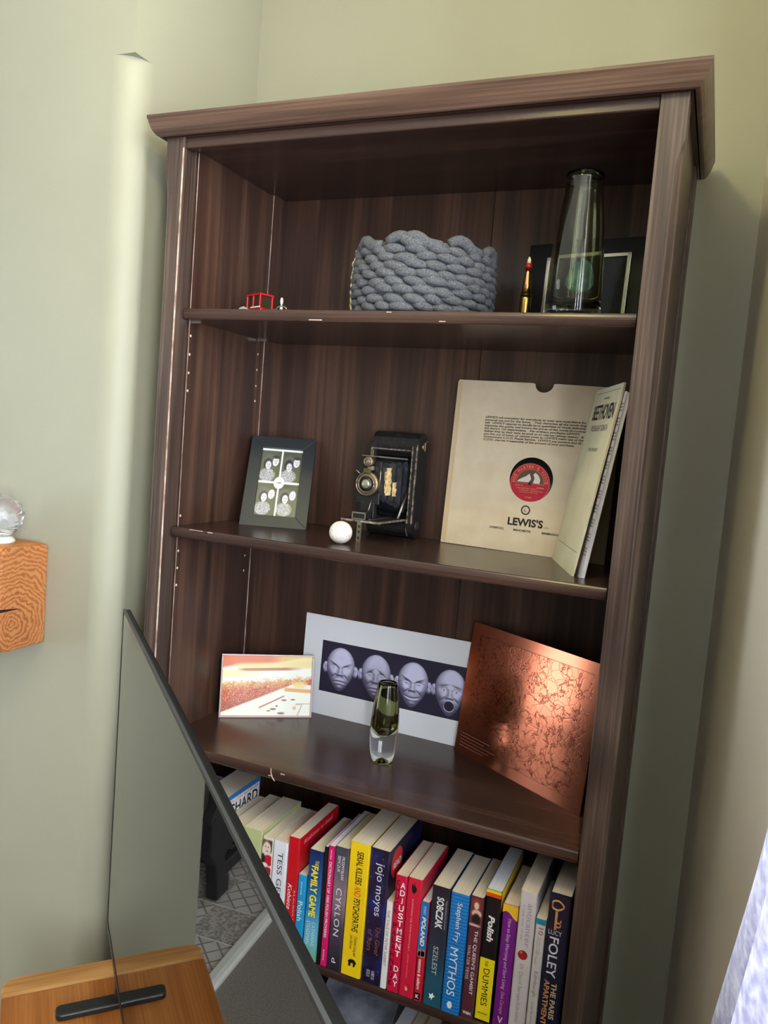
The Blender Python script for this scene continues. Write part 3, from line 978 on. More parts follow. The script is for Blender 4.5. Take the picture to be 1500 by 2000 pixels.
MB().prism([(0.012, 0.02), (0.0138, 0.02), (0.085, 0.155), (0.075, 0.155)], 0.05, 0.08, 'x').build('strut', BLACKM, pf)

ball = MB(); ball.ball((0, 0, 0), 0.0202, 0.0202, 0.0198, 36, 24)
STONE = noise_mat('white_stone', [(0.3, srgb(214, 200, 190)), (0.55, srgb(238, 230, 222)), (0.8, srgb(246, 240, 234))], scale=160, rough=0.75, bump=0.15)
bo = ball.build('stone_ball', STONE); bo.location = (-0.0795, 0.092, Z2 + 0.0198)
tag(bo, 'round off-white stone ball on the shelf in front of the folding camera', 'ball')

# folding camera
LEATHER = noise_mat('worn_black_leather', [(0.3, srgb(20, 19, 20)), (0.62, srgb(34, 32, 33)), (0.78, srgb(82, 74, 68))], scale=230, rough=0.5, bump=0.35)
BELL = noise_mat('bellows_leather', [(0.3, srgb(22, 23, 27)), (0.7, srgb(58, 60, 68))], scale=90, rough=0.38, bump=0.2)
TRIM = noise_mat('scuffed_trim', [(0.35, srgb(44, 36, 32)), (0.6, srgb(150, 136, 122)), (0.8, srgb(206, 196, 182))], scale=130, rough=0.4)
BRONZE = mat('aged_shutter_metal', srgb(150, 128, 104), 0.35, metal=0.9)
fc = thing('folding_camera', 'antique black folding bellows camera with its bed lowered', 'camera', (-0.062, 0.288, Z2), (0, 0, math.radians(-3)))
def capsule(y0, y1, z0, z1, n=7):
    r = (y1 - y0) / 2; c = (y0 + y1) / 2
    return [(c + r * math.cos(t), z1 - r + r * math.sin(t)) for t in np.linspace(0, PI, n)] + [(c + r * math.cos(t), z0 + r + r * math.sin(t)) for t in np.linspace(PI, 2 * PI, n)]
b = MB()
b.prism(capsule(-0.02, 0.026, 0.0, 0.204), 0.036, 0.049, 'x')
b.prism(capsule(-0.02, 0.026, 0.0, 0.204), -0.049, -0.038, 'x')
b.prism(capsule(-0.02, 0.026, 0.0, 0.04), -0.038, 0.036, 'x')
b.prism(capsule(-0.02, 0.026, 0.154, 0.204), -0.038, 0.036, 'x')
b.box(-0.038, 0.036, 0.012, 0.026, 0.03, 0.17)
b.build('body', LEATHER, fc)
b = MB()
b.box(-0.05, 0.037, -0.0215, -0.0195, 0.168, 0.1705); b.box(-0.05, -0.047, -0.022, -0.019, 0.15, 0.171)
b.box(0.0375, 0.040, -0.0225, -0.019, 0.03, 0.178); b.box(0.0465, 0.049, -0.0225, -0.019, 0.03, 0.178)
b.tube([(0.0478, -0.0205, 0.178), (0.0478, -0.015, 0.19), (0.0478, -0.004, 0.2)], 0.0011, 6)
b.tube([(0.037, -0.021, 0.036), (0.0365, -0.022, 0.02), (0.039, -0.017, 0.006)], 0.0013, 6)
b.build('edge_trim', TRIM, fc)
b = MB()
b.box(-0.034, 0.03, -0.021, -0.018, 0.1515, 0.154); b.box(-0.046, -0.0445, -0.0212, -0.018, 0.12, 0.165)
b.build('rail', NICKEL, fc)
# bellows
b = MB(); NP = 11
vs, fs = [], []
for i in range(NP):
    t = i / (NP - 1)
    y = 0.010 - 0.112 * t
    hw = (0.0365 * (1 - t) + 0.0205 * t) * (1.0 if i % 2 == 0 else 0.90)
    z0 = (0.042 * (1 - t) + 0.078 * t); z1 = (0.150 * (1 - t) + 0.143 * t)
    zc = (z0 + z1) / 2; hz = (z1 - z0) / 2 * (1.0 if i % 2 == 0 else 0.92)
    cx = -0.002 - 0.004 * t
    c = 0.2
    vs += [(cx - hw, y, zc - hz * (1 - c)), (cx - hw * (1 - c), y, zc - hz), (cx + hw * (1 - c), y, zc - hz), (cx + hw, y, zc - hz * (1 - c)),
           (cx + hw, y, zc + hz * (1 - c)), (cx + hw * (1 - c), y, zc + hz), (cx - hw * (1 - c), y, zc + hz), (cx - hw, y, zc + hz * (1 - c))]
for i in range(NP - 1):
    for k in range(8):
        fs.append((i * 8 + k, i * 8 + (k + 1) % 8, (i + 1) * 8 + (k + 1) % 8, (i + 1) * 8 + k))
b.add(vs, fs)
bel = b.build('bellows', BELL, fc)
# torn leather on the bellows showing cream cloth
CREAM = noise_mat('torn_cloth', [(0.3, srgb(198, 160, 100)), (0.6, srgb(238, 212, 156))], scale=120, rough=0.85)
for (y0, y1, za, zb) in ((-0.085, -0.066, 0.084, 0.135), (-0.064, -0.048, 0.082, 0.108), (-0.089, -0.082, 0.088, 0.128)):
    b = MB(); pts = []
    for k in range(9):
        t = k / 8
        pts.append((y0 + 0.003 * rng.random(), za + (zb - za) * t))
    for k in range(9):
        t = 1 - k / 8
        pts.append((y1 - 0.004 * rng.random() - 0.006 * t * (k % 2), za + (zb - za) * t))
    def side_x(y):
        t = (0.010 - y) / 0.112
        return -0.002 - 0.004 * t + (0.0365 * (1 - t) + 0.0205 * t) + 0.0008
    o0 = len(pts)
    b.add([(side_x(y), y, z) for y, z in pts] + [(side_x(y) - .001, y, z) for y, z in pts], [tuple(range(o0)), tuple(range(o0, 2 * o0))] + [(k, (k + 1) % o0, o0 + (k + 1) % o0, o0 + k) for k in range(o0)])
    b.build('torn_patch', CREAM, bel)
# lens standard
LY = -0.104
b = MB(); b.box(-0.032, 0.0165, LY, LY + .004, 0.066, 0.146); b.box(-0.022, 0.008, LY - .001, LY + .012, 0.04, 0.07)
b.build('lens_standard', BLACK, fc, bevel=0.002)
sx_, sz_ = -0.0075, 0.1035
MB().lathe([(0, -0.112), (0.0125, -0.112), (0.0215, -0.1135), (0.0232, -0.110), (0.0232, LY), (0, LY)], 36, (sx_, 0, sz_), 'y').build('shutter_ring', BRONZE, fc)
b = MB()
for rr in (0.0205, 0.0155):
    b.tube([(sx_ + rr * math.cos(t), -0.1142, sz_ + rr * math.sin(t)) for t in np.linspace(0, 2 * PI, 33)], 0.0008, 6)
b.build('engraved_ring', NICKEL, fc)
MB().lathe([(0, -0.1175), (0.0125, -0.1175), (0.013, -0.116), (0.013, -0.112), (0, -0.112)], 30, (sx_, 0, sz_), 'y').build('lens_mount', BLACK, fc)
MB().lathe([(0, -0.1205), (0.005, -0.1198), (0.0085, -0.1182), (0.009, -0.117), (0, -0.117)], 30, (sx_, 0, sz_), 'y').build('lens', mat('lens_glass', srgb(150, 150, 128), 0.05, metal=0.5), fc)
MB().box(sx_ - .007, sx_ + .007, -0.116, -0.109, sz_ + .0195, sz_ + .0285).build('aperture_plate', mat('brassy_plate', srgb(96, 92, 60), 0.4, metal=0.6), fc, bevel=0.001)
MB().tube([(sx_ - .015, -0.112, sz_ + .017), (sx_ - .022, -0.115, sz_ + .024)], 0.0012, 6).build('shutter_lever', NICKEL, fc)
vf = MB().lathe([(0, -0.118), (0.0075, -0.118), (0.0098, -0.117), (0.0102, -0.104), (0, -0.104)], 28, (sx_ + .0015, 0, sz_ + .041), 'y').build('viewfinder', BRONZE, fc)
MB().lathe([(0, -0.1195), (0.005, -0.119), (0.0058, -0.118), (0, -0.118)], 24, (sx_ + .0015, 0, sz_ + .041), 'y').build('viewfinder_lens', mat('viewfinder_glass', srgb(120, 116, 104), 0.08, metal=0.4), vf)
b = MB(); b.box(-0.008, 0.004, -0.113, -0.106, 0.129, 0.137); b.box(-0.022, 0.012, -0.112, -0.108, 0.154, 0.1555)
b.build('viewfinder_bracket', NICKEL, fc, bevel=0.0006)
MB().tube([(0.0155, -0.108, 0.132), (0.0175, -0.109, 0.126), (0.0172, -0.109, 0.088)], 0.0009, 6).build('release_rod', NICKEL, fc)
# bed, pedestal, struts, stand strip, winding key
bed = MB().box(-0.042, 0.036, -0.138, -0.02, 0.0345, 0.0385).build('bed', TRIM, fc, bevel=0.0012)
MB().box(-0.040, 0.034, -0.136, -0.022, 0.0385, 0.0392).build('bed_lining', LEATHER, bed)
for x in (-0.018, 0.012):
    MB().box(x - .0015, x + .0015, -0.128, -0.03, 0.039, 0.0415).build('focus_track', NICKEL, bed)
MB().box(-0.0215, 0.0065, -0.133, -0.111, 0.039, 0.053).build('pedestal', BLACK, fc, bevel=0.001)
b = MB()
for (a0, a1, c0, c1) in ((-0.0215, 0.0065, 0.0385, 0.041), (-0.0215, 0.0065, 0.05, 0.0525), (-0.0215, -0.0195, 0.0385, 0.0525), (0.0045, 0.0065, 0.0385, 0.0525)):
    b.box(a0, a1, -0.1342, -0.1330, c0, c1)
b.build('scale_plate', NICKEL, fc)
MB().tube([(0.0025, -0.118, 0.053), (0.0035, -0.115, 0.062), (0.005, -0.112, 0.075)], 0.0009, 6).build('cable', NICKEL, fc)
for x in (-0.04, 0.0345):
    for d in (0, 0.005):
        MB().tube([(x, -0.058 + d, 0.041), (x, -0.016 + d * .4, 0.098)], 0.0011, 6).build('strut', NICKEL, fc)
b = MB(); b.box(-0.008, 0.0012, -0.1365, -0.1350, 0.0, 0.0345)
strip = b.build('stand_strip', NICKEL, fc)
for z in (0.006, 0.017, 0.027):
    MB().lathe([(0, -0.1368), (0.0024, -0.1368), (0.0024, -0.1364), (0, -0.1364)], 12, (-0.0034, 0, z), 'y').build('pierced_hole', INK, strip)
b = MB()
b.lathe([(0, 0.049), (0.0075, 0.049), (0.0075, 0.0525), (0.004, 0.054), (0, 0.054)], 20, (0, 0.002, 0.178), 'x')
b.build('winding_boss', BRONZE, fc)
b = MB(); b.box(0.053, 0.0555, -0.001, 0.003, 0.170, 0.187); b.tube([(0.054, 0.001, 0.186), (0.060, 0.0, 0.190)], 0.0012, 6)
b.build('winding_key', BRONZE, fc, bevel=0.0006)
MB().lathe([(0, 0.049), (0.010, 0.049), (0.009, 0.0505), (0, 0.0508)], 20, (0, 0.003, 0.024), 'x').build('spool_cap', mat('tarnished_metal', srgb(96, 90, 86), 0.4, metal=0.8), fc)

# record sleeve with gramophone record inside
SX, SY, SYAW, SLEAN = 0.0385, 0.289, math.radians(-3.5), math.radians(3.6)
KRAFT = noise_mat('aged_manila_card', [(0.3, srgb(226, 204, 174)), (0.7, srgb(238, 220, 192))], scale=22, rough=0.75)
sl = thing('record_sleeve', 'aged manila record sleeve with printed text and a round centre hole', 'record sleeve', (SX, SY, Z2), (-SLEAN, 0, SYAW))
SWd, SHt = 0.31, 0.3125
hc, hr = (0.1625, 0.136), 0.0405
b = MB()
n = 48
outer_pts = []
poly = [(0, 0.001), (SWd - .001, 0), (SWd, SHt - .004)]
nt_ = [(0.167 + 0.0175 * math.cos(t), SHt - .002 - 0.0185 * math.sin(t) * 0.85) for t in np.linspace(0, PI, 13)]
poly += [(0.19, SHt - .001)] + nt_ + [(0.145, SHt - .001), (0.003, SHt), (0.0, SHt - .004)]
ring = [(hc[0] + hr * math.cos(2 * PI * k / n), hc[1] + hr * math.sin(2 * PI * k / n)) for k in range(n)]
import bmesh
def holed(poly, ring, y, name, m, parent, thick):
    bm = bmesh.new()
    ov = [bm.verts.new((p[0], y, p[1])) for p in poly]
    iv = [bm.verts.new((p[0], y, p[1])) for p in ring]
    es = [bm.edges.new((ov[i], ov[(i + 1) % len(ov)])) for i in range(len(ov))] + [bm.edges.new((iv[i], iv[(i + 1) % len(iv)])) for i in range(len(iv))]
    bmesh.ops.triangle_fill(bm, use_beauty=True, edges=es)
    ret = bmesh.ops.extrude_face_region(bm, geom=bm.faces[:])
    for v in [g for g in ret['geom'] if isinstance(g, bmesh.types.BMVert)]:
        v.co.y += thick
    bmesh.ops.recalc_face_normals(bm, faces=bm.faces)
    me = bpy.data.meshes.new(name); bm.to_mesh(me); bm.free()
    me.materials.append(m)
    o = bpy.data.objects.new(name, me); col.objects.link(o); o.parent = parent
    return o
holed(poly, ring, 0.0, 'front_card', KRAFT, sl, 0.0006)
MB().prism([(p[0], p[1]) for p in poly], 0.0042, 0.0048, 'y').build('back_card', KRAFT, sl)
MB().box(0.0002, 0.010, -0.0004, 0.0, 0.002, SHt - .003).build('glued_flap', mat('darker_manila', srgb(222, 194, 156), 0.8), sl)
para = ("LEWIS'S sell everything for everybody to wear and most things for\npersonal use and for the home.   They guarantee all the goods they\n"
        "sell.  LEWIS'S capacity to handle large quantities of goods definitely\nimproves the quality and lowers the prices of the goods throughout\n"
        "the Store's 150 departments.   For ordinary purchases LEWIS'S\ndeliver free by their vans, by post or to nearest railway station.  If\n"
        "you live out of town, or cannot come to LEWIS'S make use of the\nGovernment C.O.D. Postal Service.  LEWIS'S pay postage and all\nC.O.D. charges irrespective of the amount of your purchase.")
lettering('printed_paragraph', para, INK, sl, (0.158, -0.0004, 0.2235), (1, 0, 0), (0, 0, 1), 0.192, 0.047, shear=0.15, bold=0.02)
lettering('store_name', "LEWIS'S", INK, sl, (0.161, -0.0004, 0.057), (1, 0, 0), (0, 0, 1), 0.066, 0.0150, bold=0.035)
lettering('store_suffix', "LTD.", INK, sl, (0.2015, -0.0004, 0.0515), (1, 0, 0), (0, 0, 1), 0.009, 0.0025)
for tx, x, w_ in (('LIVERPOOL', 0.1085, 0.028), ('MANCHESTER', 0.157, 0.033), ('BIRMINGHAM', 0.212, 0.037)):
    lettering('city_name', tx, INK, sl, (x, -0.0004, 0.0415), (1, 0, 0), (0, 0, 1), w_, 0.0042, bold=0.025)
b = MB()
ec = (0.159, 0.0795)
nn_ = 32
for (r0, r1) in ((0.0085, 0.0062),):
    vs = [(ec[0] + r * math.cos(2 * PI * k / nn_) * (1 + 0.05 * (k % 2)), -0.0004, ec[1] + r * math.sin(2 * PI * k / nn_) * (1 + 0.05 * (k % 2))) for r in (r0, r1) for k in range(nn_)]
    b.add(vs, [(k, (k + 1) % nn_, nn_ + (k + 1) % nn_, nn_ + k) for k in range(nn_)])
b.build('emblem_ring', INK, sl)
lettering('emblem_letter', 'L', INK, sl, (ec[0], -0.0004, ec[1]), (1, 0, 0), (0, 0, 1), 0.0045, 0.006)

rec = thing('gramophone_record', 'black gramophone record with a red label showing through the sleeve hole', 'record', (SX, SY, Z2), (-SLEAN, 0, SYAW))
rc = (0.1605, 0.1285)
MB().lathe([(0.0, 0.0014), (0.124, 0.0014), (0.124, 0.0036), (0, 0.0036)], 72, (rc[0], 0, rc[1]), 'y').build('shellac_disc', mat('black_shellac', srgb(24, 24, 26), 0.3), rec)
LR = 0.0375
GOLD = mat('gold_ink', srgb(228, 176, 120), 0.5)
CRIM = mat('crimson_label', srgb(196, 22, 52), 0.5)
disc('paper_label', CRIM, rec, rc[0], rc[1], LR, 0.0011, 56)
b = MB()
b.tube([(rc[0] + .0358 * math.cos(t), 0.0011, rc[1] + .0358 * math.sin(t)) for t in np.linspace(0, 2 * PI, 65)], 0.00028, 5)
b.tube([(rc[0] + .0262 * math.cos(t), 0.0011, rc[1] + .0262 * math.sin(t)) for t in np.linspace(0, PI, 33)], 0.00028, 5)
b.tube([(rc[0] - .0262, 0.0011, rc[1]), (rc[0] + .0262, 0.0011, rc[1])], 0.00028, 5)
b.build('label_rule', GOLD, rec)
for k, ch in enumerate("HIS MASTER'S VOICE"):
    if ch == ' ':
        continue
    a = PI * (0.97 - 0.94 * k / 17)
    rr = 0.0310
    lettering('label_letter', ch, GOLD, rec, (rc[0] + rr * math.cos(a), 0.0009, rc[1] + rr * math.sin(a)), (math.sin(a), 0, -math.cos(a)), (math.cos(a), 0, math.sin(a)), 0.0042 if ch not in "I'" else 0.0012, 0.0055 if ch != "'" else 0.002)
# plain half-round picture panel: brown ground with pale shapes
MB().prism([(rc[0] + .0258 * math.cos(t), rc[1] + .0004 + .0258 * math.sin(t)) for t in np.linspace(0, PI, 25)], 0.00095, 0.0011, 'y').build('picture_panel', mat('brown_panel', srgb(104, 74, 46), 0.6), rec)
PALE = mat('pale_panel_print', srgb(232, 224, 214), 0.6)
MB().prism([(rc[0] - .024, rc[1] + .002), (rc[0] - .002, rc[1] + .002), (rc[0] + .002, rc[1] + .009), (rc[0] - .002, rc[1] + .018), (rc[0] - .008, rc[1] + .013), (rc[0] - .02, rc[1] + .0065)], 0.0007, 0.0009, 'y').build('pale_shape', PALE, rec)
MB().prism([(rc[0] + .006, rc[1] + .001), (rc[0] + .018, rc[1] + .001), (rc[0] + .019, rc[1] + .008), (rc[0] + .015, rc[1] + .016), (rc[0] + .009, rc[1] + .0205), (rc[0] + .005, rc[1] + .017), (rc[0] + .008, rc[1] + .011)], 0.0007, 0.0009, 'y').build('pale_shape', PALE, rec)
for (tx, x, z, w_, h_) in (('SPEED 78', -0.02, -0.0045, 0.015, 0.002), ('B.8486', 0.021, -0.0065, 0.013, 0.0028), ('ORCHESTRA WITH', -0.005, -0.0095, 0.038, 0.0022), ('VOCAL REFRAIN', 0.003, -0.0130, 0.044, 0.002), ('RECORDED IN ENGLAND', 0.0, -0.0165, 0.034, 0.0016), ('GREAT BRITAIN', 0.0, -0.0255, 0.012, 0.0026)):
    lettering('label_line', tx, GOLD, rec, (rc[0] + x, 0.0009, rc[1] + z), (1, 0, 0), (0, 0, 1), w_, h_)
disc('spindle_hole', INK, rec, rc[0], rc[1], 0.0028, 0.0003, 20)

# two booklets leaning at the right end
def booklet(name, label, loc, yaw, lean, w_, h_, t_, m, mp_):
    r = thing(name, label, 'booklet', loc, (-lean, 0, yaw))
    MB().box(0, w_, 0, 0.0008, 0, h_).build('front_cover', m, r)
    MB().box(0.0005, w_ - .001, 0.0008, t_ - .0008, 0.001, h_ - .001).build('page_block', mp_, r)
    MB().box(0, w_, t_ - .0008, t_, 0, h_).build('back_cover', m, r)
    return r
CREAMC = noise_mat('cream_cover', [(0.3, srgb(214, 206, 172)), (0.7, srgb(228, 222, 190))], scale=18, rough=0.5)
LAVC = mat('pale_lavender_cover', srgb(196, 184, 190), 0.5)
b1 = booklet('music_booklet', 'cream booklet with tall black title leaning in front of the record sleeve', (0.2575, 0.266, Z2), math.radians(-70), math.radians(9.1), 0.191, 0.305, 0.003, CREAMC, PAGES)
lettering('title', 'BEETHOVEN', INK, b1, (0.100, -0.0004, 0.263), (1, 0, 0), (0, 0, 1), 0.15, 0.026, bold=0.02)
lettering('subtitle', 'MOONLIGHT SONATA', GREYINK, b1, (0.100, -0.0004, 0.236), (1, 0, 0), (0, 0, 1), 0.12, 0.010)
lettering('small_line', 'FOR PIANO', GREYINK, b1, (0.095, -0.0004, 0.2), (1, 0, 0), (0, 0, 1), 0.07, 0.006)
lettering('small_line', 'PIANO', GREYINK, b1, (0.1, -0.0004, 0.286), (1, 0, 0), (0, 0, 1), 0.04, 0.004)
for z in (0.036, 0.296):
    MB().box(0.015, 0.18, -0.0003, 0.0, z, z + 0.0009).build('rule', GREYINK, b1)
b2 = booklet('notes_booklet', 'pale lavender booklet with dense text behind the cream booklet', (0.2695, 0.262, Z2), math.radians(-70), math.radians(8.0), 0.196, 0.29, 0.007, LAVC, PAGESW)
for k in range(11):
    z = 0.035 + 0.0225 * k
    for j in range(3):
        MB().box(0.1735, 0.195, -0.0003, 0.0, z + 0.005 * j, z + 0.005 * j + 0.0026).build('text_line', GREYINK, b2)

# ------------------------------------------------------------------ third shelf: beach photo, faces print, smoked vase, copper plate
def beach(nx=220, ny=150):
    X, Y = np.meshgrid((np.arange(nx) + .5) / nx, (np.arange(ny) + .5) / ny)
    n1 = rng.normal(size=(ny, nx)); n2 = np.repeat(np.repeat(rng.normal(size=(ny // 5, nx // 5)), 5, 0), 5, 1)
    img = np.zeros((ny, nx, 3)) + (255, 252, 236)
    def band(mask, c, k=1.0):
        mk = np.clip(mask, 0, 1)[..., None] * k
        img[:] = img * (1 - mk) + np.array(c, float) * mk
    sm = lambda v, w_: np.clip(v / w_ + .5, 0, 1)
    band(sm(Y - (0.80 + 0.17 * X + 0.02 * np.sin(9 * X)), .05) * sm(0.95 - X, .5), (232, 118, 66))
    band(sm(Y - (0.93 - .1 * X), .12) * sm(X - .62, .2), (250, 232, 130), .7)
    band(sm(Y - (0.78 + 0.03 * X), .05) * sm(0.86 - Y + .06 * X, .05) * sm(X - .15, .1), (250, 226, 150), .9)
    band(sm(.022 - np.abs(Y - (0.755 + 0.045 * X)), .02) * sm(X - .2, .1) * sm(.8 - X, .2), (176, 92, 52), .85)
    band(sm(.05 - np.abs(Y - (0.70 + 0.05 * X)), .04) * sm(.3 - X, .4), (248, 236, 150), .7)
    up = 0.53 + 0.10 * X + 0.02 * n2
    lo = np.where(X < .78, 0.06 + 0.60 * X - 0.0 * X, 0.53)
    crowd = sm(up - Y, .08) * sm(Y - lo, .03)
    band(crowd, (238, 150, 66), .95)
    band(sm(up - .09 - Y, .08) * sm(Y - lo, .03), (202, 82, 36), .9)
    band(sm(.20 + .3 * X - Y, .1) * sm(Y - lo, .03), (176, 72, 46), .9)
    img += (n1 * 34 * crowd)[..., None]
    sp = (rng.random((ny, nx)) > .93) * crowd
    band(sp, (252, 238, 206), .85)
    sp = (rng.random((ny, nx)) > .94) * crowd
    band(sp, (96, 60, 70), .8)
    band(sm(.012 - np.abs((Y - 0.13) - 0.72 * (X - .42)), .012) * sm(X - .42, .01) * sm(.70 - X, .01), (196, 108, 78))
    band(sm(.03 - np.abs(Y - (.44 - .1 * (X - .7))), .02) * sm(X - .70, .02), (240, 166, 90), .9)
    band(sm(.05 - np.abs(Y - .52), .03) * sm(X - .8, .05) * sm(.93 - X, .05), (250, 226, 140), .9)
    band(sm(.018 - np.abs(X - .985), .01) * sm(.05 - np.abs(Y - .57), .02), (206, 96, 60))
    for (cx, cy, rx, ry, c) in ((.70, .26, .03, .014, (150, 108, 100)), (.80, .27, .025, .012, (140, 104, 110)), (.58, .11, .035, .018, (150, 110, 120)), (.67, .04, .04, .02, (140, 112, 106)), (.53, .08, .02, .014, (160, 150, 60)), (.62, .16, .012, .012, (90, 60, 90)), (.82, .13, .02, .03, (232, 196, 150)), (.86, .19, .03, .012, (220, 190, 160))):
        blob(img, X, Y, cx, cy, rx, ry, c, .4)
    band(sm(.006 - np.abs(Y - (.20)), .006) * sm(X - .84, .02), (190, 170, 150), .8)
    band(sm(.006 - np.abs((X - .87) - .25 * (Y - .05)), .006) * sm(.2 - Y, .02), (190, 170, 150), .8)
    return np.clip(img, 0, 255)
bp_ = thing('beach_photo', 'small glazed orange and yellow photograph of a crowded shore', 'photograph', (-0.3596, 0.1715, Z3), (-math.radians(9.8), 0, math.radians(35.2)))
PWd, PHt = 0.1889, 0.1276
b = MB()
e = 0.0035
b.box(0, PWd, 0, 0.006, 0, e); b.box(0, PWd, 0, 0.006, PHt - e, PHt); b.box(0, e, 0, 0.006, e, PHt - e); b.box(PWd - e, PWd, 0, 0.006, e, PHt - e)
b.build('metal_edge', mat('dull_pewter_edge', srgb(150, 128, 124), 0.35, metal=0.6), bp_, bevel=0.0005)
MB().box(e, PWd - e, 0.003, 0.006, e, PHt - e).build('backing', BLACKM, bp_)
print_mesh('photo_print', beach(), PWd - 2 * e, PHt - 2 * e, vcol_mat('beach_print', 0.4, coat=0.1), bp_, (e, 0.0024, e))
MB().prism([(0.006, 0.006), (0.007, 0.006), (0.05, 0.003), (0.008, 0.09)], 0.09, 0.1, 'x').build('strut', BLACKM, bp_)

# faces print
def head(nx, ny, kind):
    X, Y = np.meshgrid(np.linspace(-1.15, 1.15, nx), np.linspace(-1.45, 1.3, ny))
    wv_ = np.where(Y > 0.1, 0.86, 0.86 - 0.34 * np.clip((0.1 - Y) / 1.45, 0, 1) ** 1.5)
    top, bot = 1.12, (1.36 if kind != 3 else 1.40)
    yy = np.where(Y > 0.0, Y / top, Y / bot)
    rr = (X / wv_) ** 2 + yy ** 2
    inside = rr < 1
    Hh = 0.9 * np.sqrt(np.clip(1 - rr, 0, 1))
    g = lambda cx, cy, sx, sy: np.exp(-((X - cx) / sx) ** 2 - ((Y - cy) / sy) ** 2)
    seg = lambda y0, y1: np.clip((Y - y0) / .08, 0, 1) * np.clip((y1 - Y) / .08, 0, 1)
    Hh += 0.20 * np.exp(-(X / .13) ** 2) * seg(-0.5, 0.12) * (0.5 + 0.9 * np.clip((0.1 - Y) / .55, 0, 1))
    Hh += 0.10 * g(-.14, -.42, .09, .08) + 0.10 * g(.14, -.42, .09, .08)
    Hh -= 0.20 * (g(-.34, -.02, .2, .13) + g(.34, -.02, .2, .13))
    er = (.10, .07, .05, .13)[kind]
    Hh += 0.16 * (g(-.34, -.04, .13, er) + g(.34, -.04, .13, er))
    tilt = (0.5, -0.7, 0.45, -0.25)[kind]
    for s in (-1, 1):
        u = X * s - .34
        Hh += 0.13 * np.exp(-((Y - (.19 + tilt * u + (.1 if kind == 3 else 0))) / .07) ** 2) * np.exp(-(u / .26) ** 2)
        Hh -= 0.09 * np.exp(-((Y - (-.52 - .9 * (u - .0))) / .06) ** 2) * np.exp(-((u + .02) / .17) ** 2)
        Hh += 0.10 * g(s * .5, -.38, .2, .2) * (1.5 if kind == 2 else 1)
    if kind in (0, 1):
        for k in range(3):
            Hh -= 0.035 * np.exp(-((Y - (.40 + .12 * k + .1 * np.cos(5 * X))) / .03) ** 2) * np.exp(-(X / .4) ** 2)
        curve = -.82 - (.35 if kind == 0 else .25) * X ** 2
        Hh += 0.09 * np.exp(-((Y - curve + .1) / .08) ** 2) * np.exp(-(X / .34) ** 2)
        Hh += 0.06 * np.exp(-((Y - curve - .08) / .06) ** 2) * np.exp(-(X / .34) ** 2)
        Hh -= 0.12 * np.exp(-((Y - curve) / .035) ** 2) * np.exp(-(X / .36) ** 2)
    if kind == 2:
        curve = -.86 + .5 * X ** 2
        Hh += 0.08 * np.exp(-((Y - curve + .1) / .07) ** 2) * np.exp(-(X / .34) ** 2)
        Hh -= 0.14 * np.exp(-((Y - curve) / .04) ** 2) * np.exp(-(X / .42) ** 2)
        for s in (-1, 1):
            for k in range(3):
                Hh -= 0.04 * np.exp(-((Y - (-.02 - .1 * k) + .3 * (X * s - .6)) / .025) ** 2) * np.exp(-((X * s - .66) / .12) ** 2)
    mouth = np.zeros_like(X)
    if kind == 3:
        rm = (X / .27) ** 2 + ((Y + .88) / .27) ** 2
        Hh += 0.14 * np.exp(-((np.sqrt(rm) - 1.12) / .2) ** 2)
        mouth = np.clip((1 - rm) * 5, 0, 1)
    Hh += 0.10 * g(0, -1.15, .22, .12)
    for s in (-1, 1):
        ear = np.clip(1 - ((X - s * .90) / .17) ** 2 - ((Y + .12) / .32) ** 2, 0, 1)
        ei = ear > 0
        Hh = np.where(ei & ~inside, 0.30 * np.sqrt(ear) - 0.10 * g(s * .97, -.1, .05, .16), Hh)
        inside = inside | ei
    px = 2.3 / nx
    gy, gx = np.gradient(Hh, 2.75 / ny, px)
    nrm = np.sqrt(gx ** 2 + gy ** 2 + 1)
    sh = (-gx * 0.10 + -gy * 0.45 + 0.9) / nrm
    sh = np.clip((sh - 0.08) / 0.80, 0, 1) ** 0.95
    sh = 0.22 + 0.78 * sh
    c = np.array((52, 44, 72.)) + sh[..., None] * (np.array((226, 222, 252.)) - np.array((52, 44, 72.)))
    c = c * (1 - mouth[..., None]) + np.array((40, 32, 52.)) * mouth[..., None]
    if kind == 3:
        for s in (-1, 1):
            blob(c, X, Y, s * .34, -.04, .12, .1, (232, 230, 248), .3); blob(c, X, Y, s * .34, -.04, .045, .05, (120, 112, 150), .4)
    return c, inside
def faces(nx=420, ny=146):
    img = np.zeros((ny, nx, 3)) + (44, 38, 62)
    hw_, hh_ = 112, 138
    for k, (cx, cy) in enumerate(((58, 73), (160, 73), (263, 73), (363, 73))):
        c, ins = head(hw_, hh_, k)
        x0, y0 = cx - hw_ // 2, cy - hh_ // 2
        sub = img[y0:y0 + hh_, x0:x0 + hw_]
        sub[ins] = c[ins]
    return img
CARD = mat('white_mount_card', srgb(242, 241, 245), 0.6)
ca = thing('faces_print', 'white mounted print of four bald grimacing heads on a dark strip', 'print', (-0.2525, 0.311, Z3), (-math.radians(1.6), 0, math.radians(-0.6)))
CW, CH = 0.42, 0.209
MB().box(0, CW, 0, 0.0022, 0, CH).build('mount', CARD, ca)
print_mesh('printed_strip', faces(), 0.332, 0.1075, VCM, ca, (0.044, -0.0003, 0.0505))

